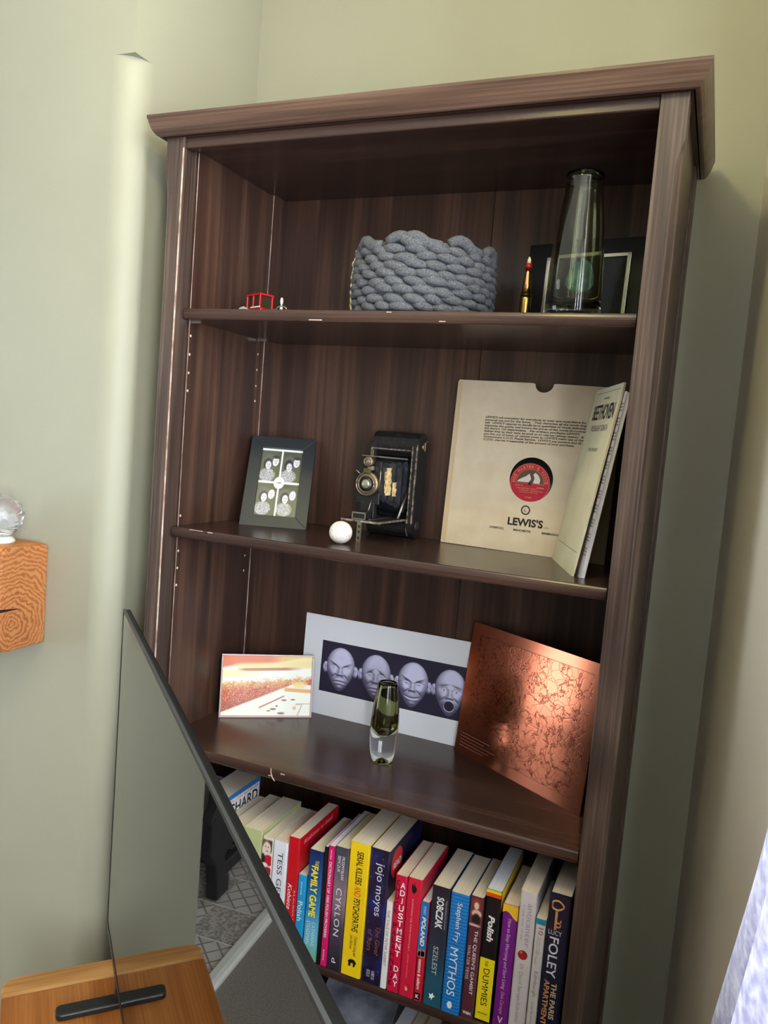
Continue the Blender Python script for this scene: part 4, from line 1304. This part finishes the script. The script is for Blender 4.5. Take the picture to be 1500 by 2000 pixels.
# copper plate with an engraved map
m, nt, bb = M_('engraved_copper')
tc = nt.nodes.new('ShaderNodeTexCoord')
n1 = nt.nodes.new('ShaderNodeTexNoise'); n1.inputs['Scale'].default_value = 26; n1.inputs['Detail'].default_value = 6; n1.inputs['Roughness'].default_value = 0.65
nt.links.new(tc.outputs['Object'], n1.inputs['Vector'])
sb = nt.nodes.new('ShaderNodeMath'); sb.operation = 'SUBTRACT'; sb.inputs[1].default_value = 0.5; nt.links.new(n1.outputs['Fac'], sb.inputs[0])
ab = nt.nodes.new('ShaderNodeMath'); ab.operation = 'ABSOLUTE'; nt.links.new(sb.outputs[0], ab.inputs[0])
r1 = ramp(nt, [(0.0, (1, 1, 1, 1)), (0.009, (1, 1, 1, 1)), (0.018, (0, 0, 0, 1))]); nt.links.new(ab.outputs[0], r1.inputs['Fac'])
n2 = nt.nodes.new('ShaderNodeTexVoronoi'); n2.feature = 'DISTANCE_TO_EDGE'; n2.inputs['Scale'].default_value = 60; nt.links.new(tc.outputs['Object'], n2.inputs['Vector'])
r2 = ramp(nt, [(0.0, (.5, .5, .5, 1)), (0.02, (.5, .5, .5, 1)), (0.035, (0, 0, 0, 1))]); nt.links.new(n2.outputs['Distance'], r2.inputs['Fac'])
mxx = nt.nodes.new('ShaderNodeMath'); mxx.operation = 'MAXIMUM'; nt.links.new(r1.outputs['Color'], mxx.inputs[0]); nt.links.new(r2.outputs['Color'], mxx.inputs[1])
# keep the margins of the plate plain
sx = nt.nodes.new('ShaderNodeSeparateXYZ'); nt.links.new(tc.outputs['Object'], sx.inputs[0])
mk = None
for (ax, lo, hi) in (('X', 0.02, 0.295), ('Z', 0.02, 0.232)):
    for op, val in (('GREATER_THAN', lo), ('LESS_THAN', hi)):
        g_ = nt.nodes.new('ShaderNodeMath'); g_.operation = op; g_.inputs[1].default_value = val; nt.links.new(sx.outputs[ax], g_.inputs[0])
        if mk is None:
            mk = g_
        else:
            mm_ = nt.nodes.new('ShaderNodeMath'); mm_.operation = 'MULTIPLY'; nt.links.new(mk.outputs[0], mm_.inputs[0]); nt.links.new(g_.outputs[0], mm_.inputs[1]); mk = mm_
fm = nt.nodes.new('ShaderNodeMath'); fm.operation = 'MULTIPLY'; nt.links.new(mk.outputs[0], fm.inputs[0]); nt.links.new(mxx.outputs[0], fm.inputs[1])
mc = nt.nodes.new('ShaderNodeMix'); mc.data_type = 'RGBA'
mc.inputs[6].default_value = srgb(192, 116, 88); mc.inputs[7].default_value = srgb(116, 64, 48)
nt.links.new(fm.outputs[0], mc.inputs[0]); nt.links.new(mc.outputs[2], bb.inputs['Base Color'])
bb.inputs['Metallic'].default_value = 1.0; bb.inputs['Roughness'].default_value = 0.16
bpn = nt.nodes.new('ShaderNodeBump'); bpn.inputs['Strength'].default_value = 0.08; bpn.inputs['Distance'].default_value = 0.0006; bpn.invert = True
nt.links.new(fm.outputs[0], bpn.inputs['Height']); nt.links.new(bpn.outputs['Normal'], bb.inputs['Normal'])
COPPER = m
cp = thing('copper_plate', 'engraved copper map plate leaning at the right end of the third shelf', 'copper plate', (0.1015, 0.2945, Z3), (-math.radians(5.2), 0, math.radians(-30.8)))
MB().box(0, 0.309, 0, 0.0016, 0, 0.252).build('plate', COPPER, cp, bevel=0.0004)
ENG = mat('engraved_line', srgb(84, 46, 36), 0.5, metal=0.6)
b = MB()
b.box(0.02, 0.295, -0.0001, 0, 0.2315, 0.2322); b.box(0.02, 0.295, -0.0001, 0, 0.0195, 0.02)
b.build('border_line', ENG, cp)
PALEC = mat('bright_scratch', srgb(226, 176, 150), 0.35, metal=0.9)
for k in range(5):
    MB().box(0.012, 0.075 + 0.015 * (k % 3), -0.0001, 0, 0.014 + 0.006 * k, 0.0145 + 0.006 * k).build('scale_line', PALEC, cp)

# smoked glass vase
v2 = thing('smoked_glass_vase', 'small smoked glass vase with thick clear base in front of the faces print', 'vase', (0.0045, 0.163, Z3))
CLEAR = mat('clear_glass', srgb(250, 251, 250), 0.0, trans=1.0, ior=1.47)
SMOKE = mat('smoke_green_glass', srgb(196, 198, 160), 0.0, trans=1.0, ior=1.06)
og = [(0.001, 0.011), (0.006, 0.008), (0.0135, 0.001), (0.0175, 0.0), (0.0205, 0.003), (0.0232, 0.018), (0.0252, 0.04), (0.0262, 0.06), (0.0258, 0.08), (0.0240, 0.10), (0.0215, 0.12), (0.0188, 0.139), (0.0178, 0.1455), (0.0170, 0.147), (0.0150, 0.1465)]
ig = [(0.0145, 0.143), (0.0165, 0.125), (0.018, 0.10), (0.0175, 0.08), (0.014, 0.063), (0.006, 0.053), (0.001, 0.052)]
MB().lathe(og + ig, 56).build('clear_body', CLEAR, v2)
sg = [(0.001, 0.0475), (0.008, 0.0492), (0.0175, 0.058), (0.0216, 0.070), (0.0226, 0.082), (0.0216, 0.10), (0.0195, 0.12), (0.0172, 0.138), (0.0166, 0.1445), (0.0155, 0.1455), (0.0150, 0.143), (0.0172, 0.125), (0.0187, 0.10), (0.0182, 0.079), (0.0146, 0.0618), (0.0063, 0.0521), (0.001, 0.0512)]
MB().lathe(sg, 56).build('smoked_layer', SMOKE, v2)

# ------------------------------------------------------------------ books on the fourth shelf
def C_(*c):
    return srgb(*c)
_mc = {}
def flat(c, rough=0.35):
    k = (c, rough)
    if k not in _mc:
        _mc[k] = mat('print_%d_%d_%d' % c, srgb(*c), rough)
    return _mc[k]

def book(name, label, x0, x1, ztop, cover, depth=0.128, yf=0.019, pages=None, base=Z4, hard=0.0, group='books on the fourth shelf', tilt=0.0):
    """upright book, spine towards the room; local x across the spine, y into the shelf, z up"""
    h = ztop - base
    hw = (x1 - x0) / 2 - 0.0002
    r = thing(name, label, 'book', ((x0 + x1) / 2, yf, base), (0, 0, tilt), group)
    t = 0.0009 + hard
    e = min(0.003, hw * 0.4)
    outer = [(-hw, depth), (-hw, e), (-hw + e * .3, e * .3), (-hw + e, 0), (hw - e, 0), (hw - e * .3, e * .3), (hw, e), (hw, depth)]
    i2 = hw - t * .7
    inner = [(i2, depth), (i2, e + t), (i2 - e * .4, t + .0004), (-i2 + e * .4, t + .0004), (-i2, e + t), (-i2, depth)]
    MB().prism(outer + inner, 0.0, h, 'z').build('cover', cover, r)
    MB().box(-i2, i2, t + .0006, depth - 0.001 - hard, 0.0004 + hard, h - 0.0005 - hard * 1.5).build('page_block', pages or PAGES, r)
    r['_h'] = h; r['_w'] = hw * 2
    return r

def spine(r, body, a0, a1, cx=0.5, frac=0.5, m=None, name='lettering', **kw):
    """lettering down the spine: a0..a1 fractions from the top, cx across, frac = cap height / thickness"""
    h, w_ = r['_h'], r['_w']
    return lettering(name, body, m or flat((245, 245, 243)), r, ((cx - .5) * w_, -0.0004, h * (1 - (a0 + a1) / 2)), (0, 0, -1), (1, 0, 0), h * (a1 - a0), w_ * frac, **kw)

def stacked(r, body, a0, a1, cx, frac, m, name='lettering'):
    h, w_ = r['_h'], r['_w']
    n = len(body)
    for k, ch in enumerate(body):
        if ch == ' ':
            continue
        step = (a1 - a0) / n
        lettering(name, ch, m, r, ((cx - .5) * w_, -0.0004, h * (1 - a0 - step * (k + .5))), (1, 0, 0), (0, 0, 1), w_ * frac * (0.35 if ch in 'IJ' else 1), h * step * 0.78, bold=0.02)

def band(r, a0, a1, m, c0=0.0, c1=1.0, name='spine_band'):
    h, w_ = r['_h'], r['_w']
    return quad(name, m, r, (c0 - .5) * w_, (c1 - .5) * w_, h * (1 - a1), h * (1 - a0), -0.0003)

W_ = flat((246, 246, 244)); K_ = flat((24, 22, 24))
# left-hand books, partly behind the television
book('paperback', 'pale lilac topped book at the far left end, behind the television edge', -0.365, -0.302, 0.762, flat((150, 150, 176)), pages=PAGESW)
bk1 = book('paperback', 'white and blue thick paperback with big black lettering on its side', -0.300, -0.245, 0.778, flat((44, 118, 190)), depth=0.138, yf=0.022)
hw = bk1['_w'] / 2
MB().box(hw, hw + .0003, 0.004, 0.134, 0.0, 0.2195).build('front_cover', W_, bk1)
lettering('cover_line', 'MILLION COPY BESTSELLER', flat((206, 70, 84)), bk1, (hw + .0006, 0.070, 0.2150), (0, 1, 0), (0, 0, 1), 0.120, 0.0055)
lettering('cover_title', 'RICHARD', K_, bk1, (hw + .0006, 0.068, 0.199), (0, 1, 0), (0, 0, 1), 0.122, 0.022, bold=.02)
book('paperback', 'cream topped paperback right of the white and blue book', -0.2440, -0.2242, 0.742, flat((196, 180, 150)), depth=0.134)
book('paperback', 'cream topped paperback left of the pale green one', -0.2236, -0.1915, 0.746, flat((160, 140, 120)), depth=0.144)
book('paperback', 'paperback with a plain pale green spine', -0.1910, -0.1515, 0.751, flat((188, 196, 140)), depth=0.140)
bp3 = book('paperback', 'paperback with a woman in red pictured on its spine', -0.150, -0.1295, 0.744, flat((232, 226, 214)), depth=0.134)
img = np.zeros((120, 36, 3)) + (232, 224, 216)
X, Y = np.meshgrid((np.arange(36) + .5) / 36, (np.arange(120) + .5) / 120)
blob(img, X, Y, .75, .86, .42, .15, (88, 58, 46), .6); blob(img, X, Y, .2, .9, .3, .1, (120, 86, 70), .6)
blob(img, X, Y, .48, .79, .40, .15, (240, 216, 204), .25)
for ex in (.34, .62):
    blob(img, X, Y, ex, .82, .07, .012, (70, 60, 70), .6)
blob(img, X, Y, .5, .715, .1, .014, (190, 60, 70), .5); blob(img, X, Y, .5, .765, .04, .02, (220, 184, 170), .8)
blob(img, X, Y, .68, .50, .5, .13, (200, 22, 40), .2); blob(img, X, Y, .1, .52, .25, .12, (44, 34, 40), .4)
blob(img, X, Y, .35, .38, .3, .05, (240, 228, 224), .4); blob(img, X, Y, .7, .24, .4, .1, (150, 30, 50), .4); blob(img, X, Y, .3, .14, .5, .1, (222, 150, 160), .5)
print_mesh('spine_picture', img, 0.0196, 0.075, VCM, bp3, (-0.0098, -0.0004, bp3['_h'] - .078))
b_ = book('paperback', 'white spined paperback with slim black lettering', -0.1285, -0.0995, 0.744, flat((234, 238, 246)), depth=0.134)
spine(b_, 'TESS GERRITSEN', 0.10, 0.86, 0.55, 0.34, K_)
b_ = book('paperback', 'tall red paperback showing its red cover, with white script', -0.0985, -0.0765, 0.759, flat((206, 20, 36)), depth=0.15)
spine(b_, 'Kobieta', 0.40, 0.62, 0.40, 0.36, W_, shear=.35); spine(b_, 'KSI\u0118\u017b', 0.66, 0.86, 0.4, 0.4, W_, bold=0.02)
spine(b_, 'KLAUDIA KARDAS', 0.45, 0.9, 0.82, 0.14, flat((236, 190, 190)))
lettering('cover_script', 'Kobieta w bieli', flat((240, 170, 170)), b_, (b_['_w'] / 2 + .0005, 0.07, 0.198), (0, 1, 0), (0, 0, 1), 0.11, 0.008, shear=.3)
b_ = book('phrase_book', 'short light blue book wedged before the red paperback', -0.0755, -0.0595, 0.697, flat((28, 158, 212)), depth=0.11)
spine(b_, 'Polish', 0.32, 0.56, 0.5, 0.55, W_); spine(b_, 'phrase book', 0.08, 0.24, 0.5, 0.25, W_)
b_ = book('paperback', 'blue paperback with yellow capital lettering', -0.0575, -0.0305, 0.748, grad_mat('blue_sea_cover', 0.2, [(0.0, srgb(120, 170, 130)), (0.2, srgb(104, 190, 212)), (0.5, srgb(40, 130, 190)), (0.8, srgb(26, 70, 140)), (1.0, srgb(16, 44, 96))], 0.3), depth=0.134)
spine(b_, 'THE', 0.085, 0.135, 0.62, 0.26, flat((250, 232, 60))); spine(b_, 'FAMILY GAME', 0.14, 0.60, 0.5, 0.50, flat((250, 232, 60)), bold=0.03)
spine(b_, 'CATHERINE\nSTEADMAN', 0.64, 0.86, 0.5, 0.62, flat((210, 232, 240)))
book('thin_booklet', 'very thin black booklet beside the blue paperback', -0.0295, -0.0225, 0.760, K_, depth=0.14, pages=PAGESW)
b_ = book('thin_booklet', 'thin magenta booklet with white capitals along the spine', -0.0220, -0.0100, 0.764, flat((214, 26, 104)), depth=0.148, pages=PAGESW)
spine(b_, 'DICTIONARY OF 1000 POLISH PROVERBS', 0.13, 0.76, 0.5, 0.42, W_, bold=0.01); spine(b_, 'HIPPOCRENE', 0.03, 0.11, 0.5, 0.22, W_); spine(b_, 'BOOKS', 0.86, 0.95, 0.5, 0.22, W_)
b_ = book('paperback', 'dark grey cloudy paperback with wide spaced white capitals', -0.0092, 0.0165, 0.767, grad_mat('storm_cover', 0.215, [(0.0, srgb(42, 40, 52)), (0.3, srgb(66, 60, 76)), (0.6, srgb(140, 120, 132)), (0.8, srgb(96, 90, 104)), (1.0, srgb(70, 70, 82))], 0.5, 18), depth=0.14)
spine(b_, 'PRZEMYS\u0141AW\nSEMCZUK', 0.07, 0.26, 0.5, 0.5, W_); spine(b_, 'CYKLON', 0.33, 0.72, 0.5, 0.40, flat((232, 232, 240)), spacing=1.15); spine(b_, 'd', 0.90, 0.94, 0.5, 0.3, W_)
b_ = book('paperback', 'thick yellow paperback with condensed black lettering', 0.0172, 0.0540, 0.783, flat((246, 208, 28)), depth=0.155)
spine(b_, 'SERIAL KILLERS', 0.06, 0.305, 0.55, 0.33, K_, bold=0.015); spine(b_, 'AND', 0.32, 0.395, 0.55, 0.33, flat((226, 96, 30)), bold=0.015); spine(b_, 'PSYCHOPATHS', 0.41, 0.66, 0.55, 0.33, K_, bold=0.015)
spine(b_, 'Charlotte Greig and\nJohn Marlowe', 0.69, 0.84, 0.52, 0.42, flat((60, 50, 24)))
hh, ww = b_['_h'], b_['_w']
bear = [(-.26, -.5), (-.2, -.1), (-.3, .15), (-.12, .42), (.1, .5), (.3, .42), (.42, .2), (.5, .05), (.42, -.05), (.34, -.5), (.2, -.5), (.22, -.1), (.1, 0), (-.02, -.08), (-.02, -.5), (-.13, -.5), (-.13, -.15), (-.17, -.5)]
MB().prism([(x * ww * .55, 0.0245 + z * 0.013) for x, z in bear], -0.0005, -0.0002, 'y').build('bear_emblem', K_, b_)
b_ = book('paperback', 'thick midnight blue starry paperback with a round red sticker', 0.0550, 0.0895, 0.783, noise_mat('night_sky_cover', [(0.3, srgb(14, 13, 30)), (0.5, srgb(32, 28, 62)), (0.62, srgb(28, 44, 112)), (0.75, srgb(56, 44, 84))], scale=26, rough=0.35), depth=0.155)
spine(b_, 'jojo moyes', 0.10, 0.49, 0.54, 0.46, flat((222, 222, 232))); spine(b_, 'The Giver', 0.56, 0.78, 0.72, 0.24, flat((150, 84, 62))); spine(b_, 'of Stars', 0.60, 0.76, 0.32, 0.24, flat((150, 84, 62)))
spine(b_, 'NUMBER ONE\nBESTSELLER', 0.90, 0.965, 0.5, 0.42, flat((200, 200, 210)))
hw = b_['_w'] / 2
for k in range(26):
    x = (rng.random() - .5) * hw * 1.8; z = b_['_h'] * (0.03 + 0.94 * rng.random()); q = 0.0003 + 0.0004 * rng.random()
    MB().prism([(x + q * math.cos(t) * (1 if i % 2 == 0 else .4), z + q * math.sin(t) * (1 if i % 2 == 0 else .4)) for i, t in enumerate(np.linspace(0, 2 * PI, 9)[:-1])], -0.0004, -0.0002, 'y').build('printed_star', W_, b_)
sk = MB().prism([(0.036 + .024 * math.cos(t), b_['_h'] - .033 + .026 * math.sin(t)) for t in np.linspace(0, 2 * PI, 25)[:-1]], hw, hw + .0004, 'x').build('round_sticker', flat((212, 48, 46)), b_)
lettering('sticker_text', 'READ', W_, b_, (hw + .0007, 0.036, b_['_h'] - .034), (0, 1, 0), (0, 0, 1), 0.034, 0.012, bold=.02)
b_ = book('thin_booklet', 'short slim white book with grey serif title', 0.0900, 0.1010, 0.700, flat((238, 236, 236)), depth=0.10)
spine(b_, 'THE TALE OF PETER RABBIT', 0.09, 0.74, 0.5, 0.45, flat((140, 132, 132)))
b_ = book('paperback', 'crimson paperback with stacked white and dark capitals', 0.1020, 0.1228, 0.750, flat((214, 22, 66)), depth=0.13)
stacked(b_, 'ADJUSTMENT DAY', 0.045, 0.955, 0.70, 0.42, W_); stacked(b_, 'CHUCK PALAHNIUK', 0.03, 0.955, 0.27, 0.30, flat((84, 8, 34)))
b_ = book('paperback', 'plain bright red paperback with a small black flame mark', 0.1235, 0.1490, 0.752, flat((218, 32, 66)), depth=0.13)
spine(b_, 'KOM\u00d3RKI SI\u0118 PANI POMYLI\u0141Y', 0.17, 0.61, 0.46, 0.16, flat((250, 178, 186))); spine(b_, 'JACEK GALI\u0143SKI', 0.64, 0.84, 0.46, 0.13, flat((250, 150, 164)))
hh, ww = b_['_h'], b_['_w']
fl = [(-.2, -.4), (.1, -.5), (.35, -.3), (.4, 0), (.2, .1), (.05, .5), (0, .1), (-.25, .35), (-.3, 0)]
MB().prism([(x * ww * .5 - .001, hh * .925 + z * .02) for x, z in fl], -0.0005, -0.0002, 'y').build('flame_mark', K_, b_)
MB().prism([(x * ww * .28, hh * .075 + z * .009) for x, z in fl], -0.0005, -0.0002, 'y').build('publisher_mark', flat((250, 170, 150)), b_)
b_ = book('guide_book', 'short slim guide, blue above and red below', 0.1500, 0.1635, 0.719, flat((214, 34, 52)), depth=0.105, pages=PAGESW)
band(b_, 0.0, 0.47, flat((30, 122, 190))); spine(b_, 'POLAND', 0.15, 0.44, 0.5, 0.55, W_, bold=.03, shear=.15); spine(b_, 'SMART', 0.04, 0.13, 0.5, 0.34, flat((190, 220, 240)))
band(b_, 0.47, 0.555, flat((150, 124, 120)), name='spine_photo'); band(b_, 0.49, 0.54, flat((226, 222, 220)), .5, .9, name='spine_photo'); band(b_, 0.50, 0.545, flat((84, 60, 64)), .1, .4, name='spine_photo')
spine(b_, 'customs & culture', 0.575, 0.88, 0.5, 0.42, W_, bold=.02); band(b_, 0.915, 0.985, K_, 0.15, 0.85, name='publisher_mark'); lettering('publisher_letter', 'K', W_, b_, (0, -0.0006, b_['_h'] * .05), (1, 0, 0), (0, 0, 1), 0.006, 0.0065, bold=.03)
b_ = book('paperback', 'dark slate and teal paperback with heavy white name', 0.1655, 0.1960, 0.752, grad_mat('teal_dusk_cover', 0.2, [(0.0, srgb(36, 92, 112)), (0.25, srgb(40, 84, 104)), (0.5, srgb(44, 54, 72)), (0.75, srgb(40, 42, 58)), (1.0, srgb(38, 38, 52))], 0.2, 40), depth=0.132)
spine(b_, 'SOBCZAK', 0.085, 0.345, 0.52, 0.40, W_, bold=0.03); spine(b_, 'MA\u0141GORZATA OLIWIA', 0.10, 0.34, 0.86, 0.09, flat((190, 190, 200))); spine(b_, 'SZELEST', 0.495, 0.73, 0.5, 0.27, flat((200, 214, 222)))
hh, ww = b_['_h'], b_['_w']
MB().prism([(x * ww * .4, hh * .085 + z * .013) for x, z in [(-.4, -.3), (-.1, -.2), (0, -.5), (.15, -.1), (.45, .1), (.2, .2), (.1, .5), (-.1, .2), (-.45, .3), (-.25, 0)]], -0.0005, -0.0002, 'y').build('publisher_mark', W_, b_)
m, nt, bb = M_('blue_ray_cover')
tc = nt.nodes.new('ShaderNodeTexCoord'); wv = nt.nodes.new('ShaderNodeTexWave'); wv.wave_type = 'RINGS'
mp = nt.nodes.new('ShaderNodeMapping'); mp.inputs['Location'].default_value = (0, 0, -0.09); mp.inputs['Scale'].default_value = (2.4, 0.1, 0.6)
wv.inputs['Scale'].default_value = 90; wv.inputs['Distortion'].default_value = 1.5
nt.links.new(tc.outputs['Object'], mp.inputs['Vector']); nt.links.new(mp.outputs['Vector'], wv.inputs['Vector'])
r = ramp(nt, [(0.0, srgb(20, 108, 188)), (0.6, srgb(24, 124, 204)), (1.0, srgb(48, 146, 216))]); nt.links.new(wv.outputs['Fac'], r.inputs['Fac']); nt.links.new(r.outputs['Color'], bb.inputs['Base Color']); bb.inputs['Roughness'].default_value = 0.32
b_ = book('paperback', 'bright blue rayed paperback with large white lettering', 0.1970, 0.2275, 0.750, m, depth=0.132)
spine(b_, 'Stephen Fry', 0.075, 0.40, 0.50, 0.36, W_); spine(b_, 'MYTHOS', 0.45, 0.85, 0.46, 0.44, W_)
disc('publisher_mark', W_, b_, -0.001, b_['_h'] * .07, 0.0042, -0.0005, 24, 0.006)
b_ = book('paperback', 'maroon paperback with a red haired woman above the title', 0.2290, 0.2500, 0.752, flat((96, 48, 58)), depth=0.130, yf=0.022)
img = np.zeros((40, 24, 3)) + (110, 52, 56)
X, Y = np.meshgrid((np.arange(24) + .5) / 24, (np.arange(40) + .5) / 40)
blob(img, X, Y, .5, .78, .34, .2, (150, 60, 40), .3); blob(img, X, Y, .5, .72, .2, .13, (240, 206, 186), .3); blob(img, X, Y, .55, .45, .4, .14, (232, 190, 172), .3); blob(img, X, Y, .55, .25, .34, .2, (34, 24, 30), .3); blob(img, X, Y, .45, .04, .5, .05, (224, 180, 164), .4)
print_mesh('spine_picture', img, 0.0196, 0.047, VCM, b_, (-0.0098, -0.0004, b_['_h'] - .0485))
spine(b_, "THE QUEEN'S GAMBIT", 0.27, 0.80, 0.64, 0.32, flat((240, 226, 226)), bold=.01); spine(b_, 'WALTER TEVIS', 0.40, 0.68, 0.24, 0.24, flat((226, 204, 208)))
lettering('publisher_mark', 'W&N', W_, b_, (0, -0.0005, b_['_h'] * .045), (1, 0, 0), (0, 0, 1), 0.013, 0.005, bold=.03)
b_ = book('paperback', 'black and yellow paperback with white topped pages', 0.2515, 0.2765, 0.768, flat((22, 21, 24)), depth=0.150, yf=0.026, pages=PAGESW)
band(b_, 0.0, 0.022, flat((250, 216, 40)), 0.02, .98); band(b_, 0.022, 0.05, flat((224, 82, 34)), 0.02, .98); band(b_, 0.515, 0.985, flat((250, 226, 30)), 0.02, .98); band(b_, 0.93, 0.936, K_, .2, .8, name='rule')
spine(b_, 'Polish', 0.19, 0.385, 0.5, 0.42, W_, bold=.035, shear=.2); spine(b_, 'FOR', 0.535, 0.575, 0.45, 0.22, K_); spine(b_, 'DUMMIES', 0.59, 0.875, 0.5, 0.40, K_, shear=-.1)
hw = b_['_w'] / 2
MB().box(hw, hw + .0003, 0.003, 0.148, b_['_h'] - .026, b_['_h'] - .001).build('cover_band', flat((250, 216, 40)), b_)
MB().box(hw, hw + .0003, 0.003, 0.148, b_['_h'] - .034, b_['_h'] - .026).build('cover_band', flat((224, 82, 34)), b_)
b_ = book('paperback', 'purple paperback with a yellow top and white script', 0.2800, 0.3045, 0.753, flat((124, 34, 136)), depth=0.130, yf=0.026)
hh, ww = b_['_h'], b_['_w']
MB().prism([(-ww / 2, hh), (-ww / 2, hh * .945)] + [(-ww / 2 + ww * t, hh * (.915 + .03 * math.cos((t - .25) * 4.2))) for t in np.linspace(0, 1, 9)] + [(ww / 2, hh)], -0.0004, -0.0002, 'y').build('yellow_top', flat((248, 196, 50)), b_)
spine(b_, 'How to Stop Worrying and Start Living', 0.11, 0.68, 0.48, 0.30, flat((226, 196, 230)), shear=.15); spine(b_, 'Dale Carnegie', 0.70, 0.88, 0.48, 0.28, flat((214, 150, 160)), shear=.15)
lettering('chevron', 'V', W_, b_, (0, -0.0005, hh * .07), (1, 0, 0), (0, 0, 1), 0.008, 0.011)
b_ = book('paperback', 'tall white paperback with grey lettering and a red apple', 0.3058, 0.3318, 0.786, flat((216, 206, 206)), depth=0.140)
spine(b_, 'anticancer', 0.075, 0.37, 0.66, 0.30, flat((160, 154, 158))); spine(b_, 'a new way of life', 0.09, 0.33, 0.28, 0.16, flat((150, 146, 150))); spine(b_, 'Dr David Servan-Schreiber', 0.49, 0.90, 0.5, 0.22, flat((150, 146, 150)))
disc('printed_apple', flat((166, 40, 44)), b_, -0.0005, b_['_h'] * .572, 0.0075, -0.0005, 24)
disc('apple_shine', flat((216, 130, 120)), b_, -0.003, b_['_h'] * .588, 0.002, -0.0007, 12)
b_ = book('guide_book', 'slim white guide with a turquoise band at the top', 0.3328, 0.3482, 0.750, flat((216, 210, 206)), depth=0.12)
band(b_, 0.0, 0.045, flat((20, 138, 156))); spine(b_, '10', 0.07, 0.125, 0.6, 0.5, flat((150, 92, 84))); spine(b_, 'Walks in the\nHistoric Old Town', 0.14, 0.36, 0.5, 0.4, flat((140, 128, 124))); spine(b_, 'Edinburgh', 0.42, 0.62, 0.5, 0.45, flat((130, 120, 124))); spine(b_, 'Anna Macdonald', 0.67, 0.85, 0.5, 0.22, flat((140, 132, 132)))
b_ = book('hardback', 'thick navy hardback with a gold key at the right end', 0.3492, 0.3832, 0.796, flat((26, 30, 56)), depth=0.150, hard=0.0016)
hh, ww = b_['_h'], b_['_w']
GK = flat((216, 150, 92))
b = MB()
kc = (-0.0035, hh * .93)
b.tube([(kc[0] + 0.0085 * math.cos(t) * (1 + .12 * math.cos(3 * t)), -0.0006, kc[1] + 0.0072 * math.sin(t)) for t in np.linspace(0, 2 * PI, 33)], 0.0014, 6)
b.box(kc[0] - .002, kc[0] + .0015, -0.0008, -0.0003, hh * .775, hh * .9); b.box(kc[0] + .001, kc[0] + .008, -0.0008, -0.0003, hh * .79, hh * .80); b.box(kc[0] + .001, kc[0] + .008, -0.0008, -0.0003, hh * .815, hh * .825); b.box(kc[0] + .006, kc[0] + .008, -0.0008, -0.0003, hh * .79, hh * .84)
b.build('gold_key', GK, b_)
lettering('author_first', 'LUCY', flat((222, 222, 230)), b_, (-0.003, -0.0005, hh * .755), (1, 0, 0), (0, 0, 1), 0.020, 0.0075)
spine(b_, 'FOLEY', 0.275, 0.535, 0.40, 0.42, flat((232, 232, 236)), bold=.01); spine(b_, 'THE PARIS', 0.565, 0.80, 0.60, 0.24, flat((226, 196, 160)), bold=.02); spine(b_, 'APARTMENT', 0.555, 0.85, 0.28, 0.24, GK, bold=.02)

# ------------------------------------------------------------------ bottom compartment, just in view below the fourth shelf
Z5 = SH[4]
g5 = 'books on the fifth shelf'
mg = thing('magazine_stack_top', 'grey and white magazine lying tilted under the fourth shelf', 'magazine', (0.012, 0.045, Z5 + 0.165), (math.radians(4), math.radians(-6), math.radians(8)), g5)
MB().box(-0.075, 0.075, 0, 0.21, 0, 0.006).build('pages', PAGESW, mg)
MB().box(-0.076, 0.076, -0.001, 0.211, 0.006, 0.0066).build('cover', noise_mat('grey_magazine', [(0.35, srgb(120, 124, 140)), (0.5, srgb(176, 178, 190)), (0.7, srgb(226, 226, 232))], scale=14, rough=0.3), mg)
for k, (c, lab) in enumerate((((70, 76, 96), 'slate box file lying under the tilted magazine'), ((206, 204, 200), 'white box file at the bottom of the lower pile'))):
    o = thing('box_file', lab, 'box file', (0.012, 0.04, Z5 + 0.0775 * k), (0, 0, 0), g5)
    MB().box(-0.075, 0.075, 0, 0.215, 0, 0.076).build('case', flat(c), o, bevel=0.003)
    lb = MB().box(-0.03, 0.03, -0.0006, 0.0, 0.02, 0.055).build('spine_label', W_, o)
book('paperback', 'white topped book below the fourth shelf, left of three', 0.098, 0.122, Z5 + 0.235, flat((230, 230, 228)), base=Z5, group=g5, pages=PAGESW, yf=0.05, depth=0.16)
book('paperback', 'ochre edged book below the fourth shelf, middle of three', 0.123, 0.142, Z5 + 0.232, flat((206, 168, 96)), base=Z5, group=g5, yf=0.05, depth=0.16)
book('paperback', 'brown topped book below the fourth shelf, right of three', 0.143, 0.168, Z5 + 0.228, flat((120, 84, 62)), base=Z5, group=g5, yf=0.05, depth=0.16)
book('paperback', 'small pale book below the fourth shelf, apart at the right', 0.196, 0.222, Z5 + 0.220, flat((226, 220, 214)), base=Z5, group=g5, yf=0.05, depth=0.15)
for o in bpy.data.objects:
    for k in ('_h', '_w'):
        if k in o:
            del o[k]
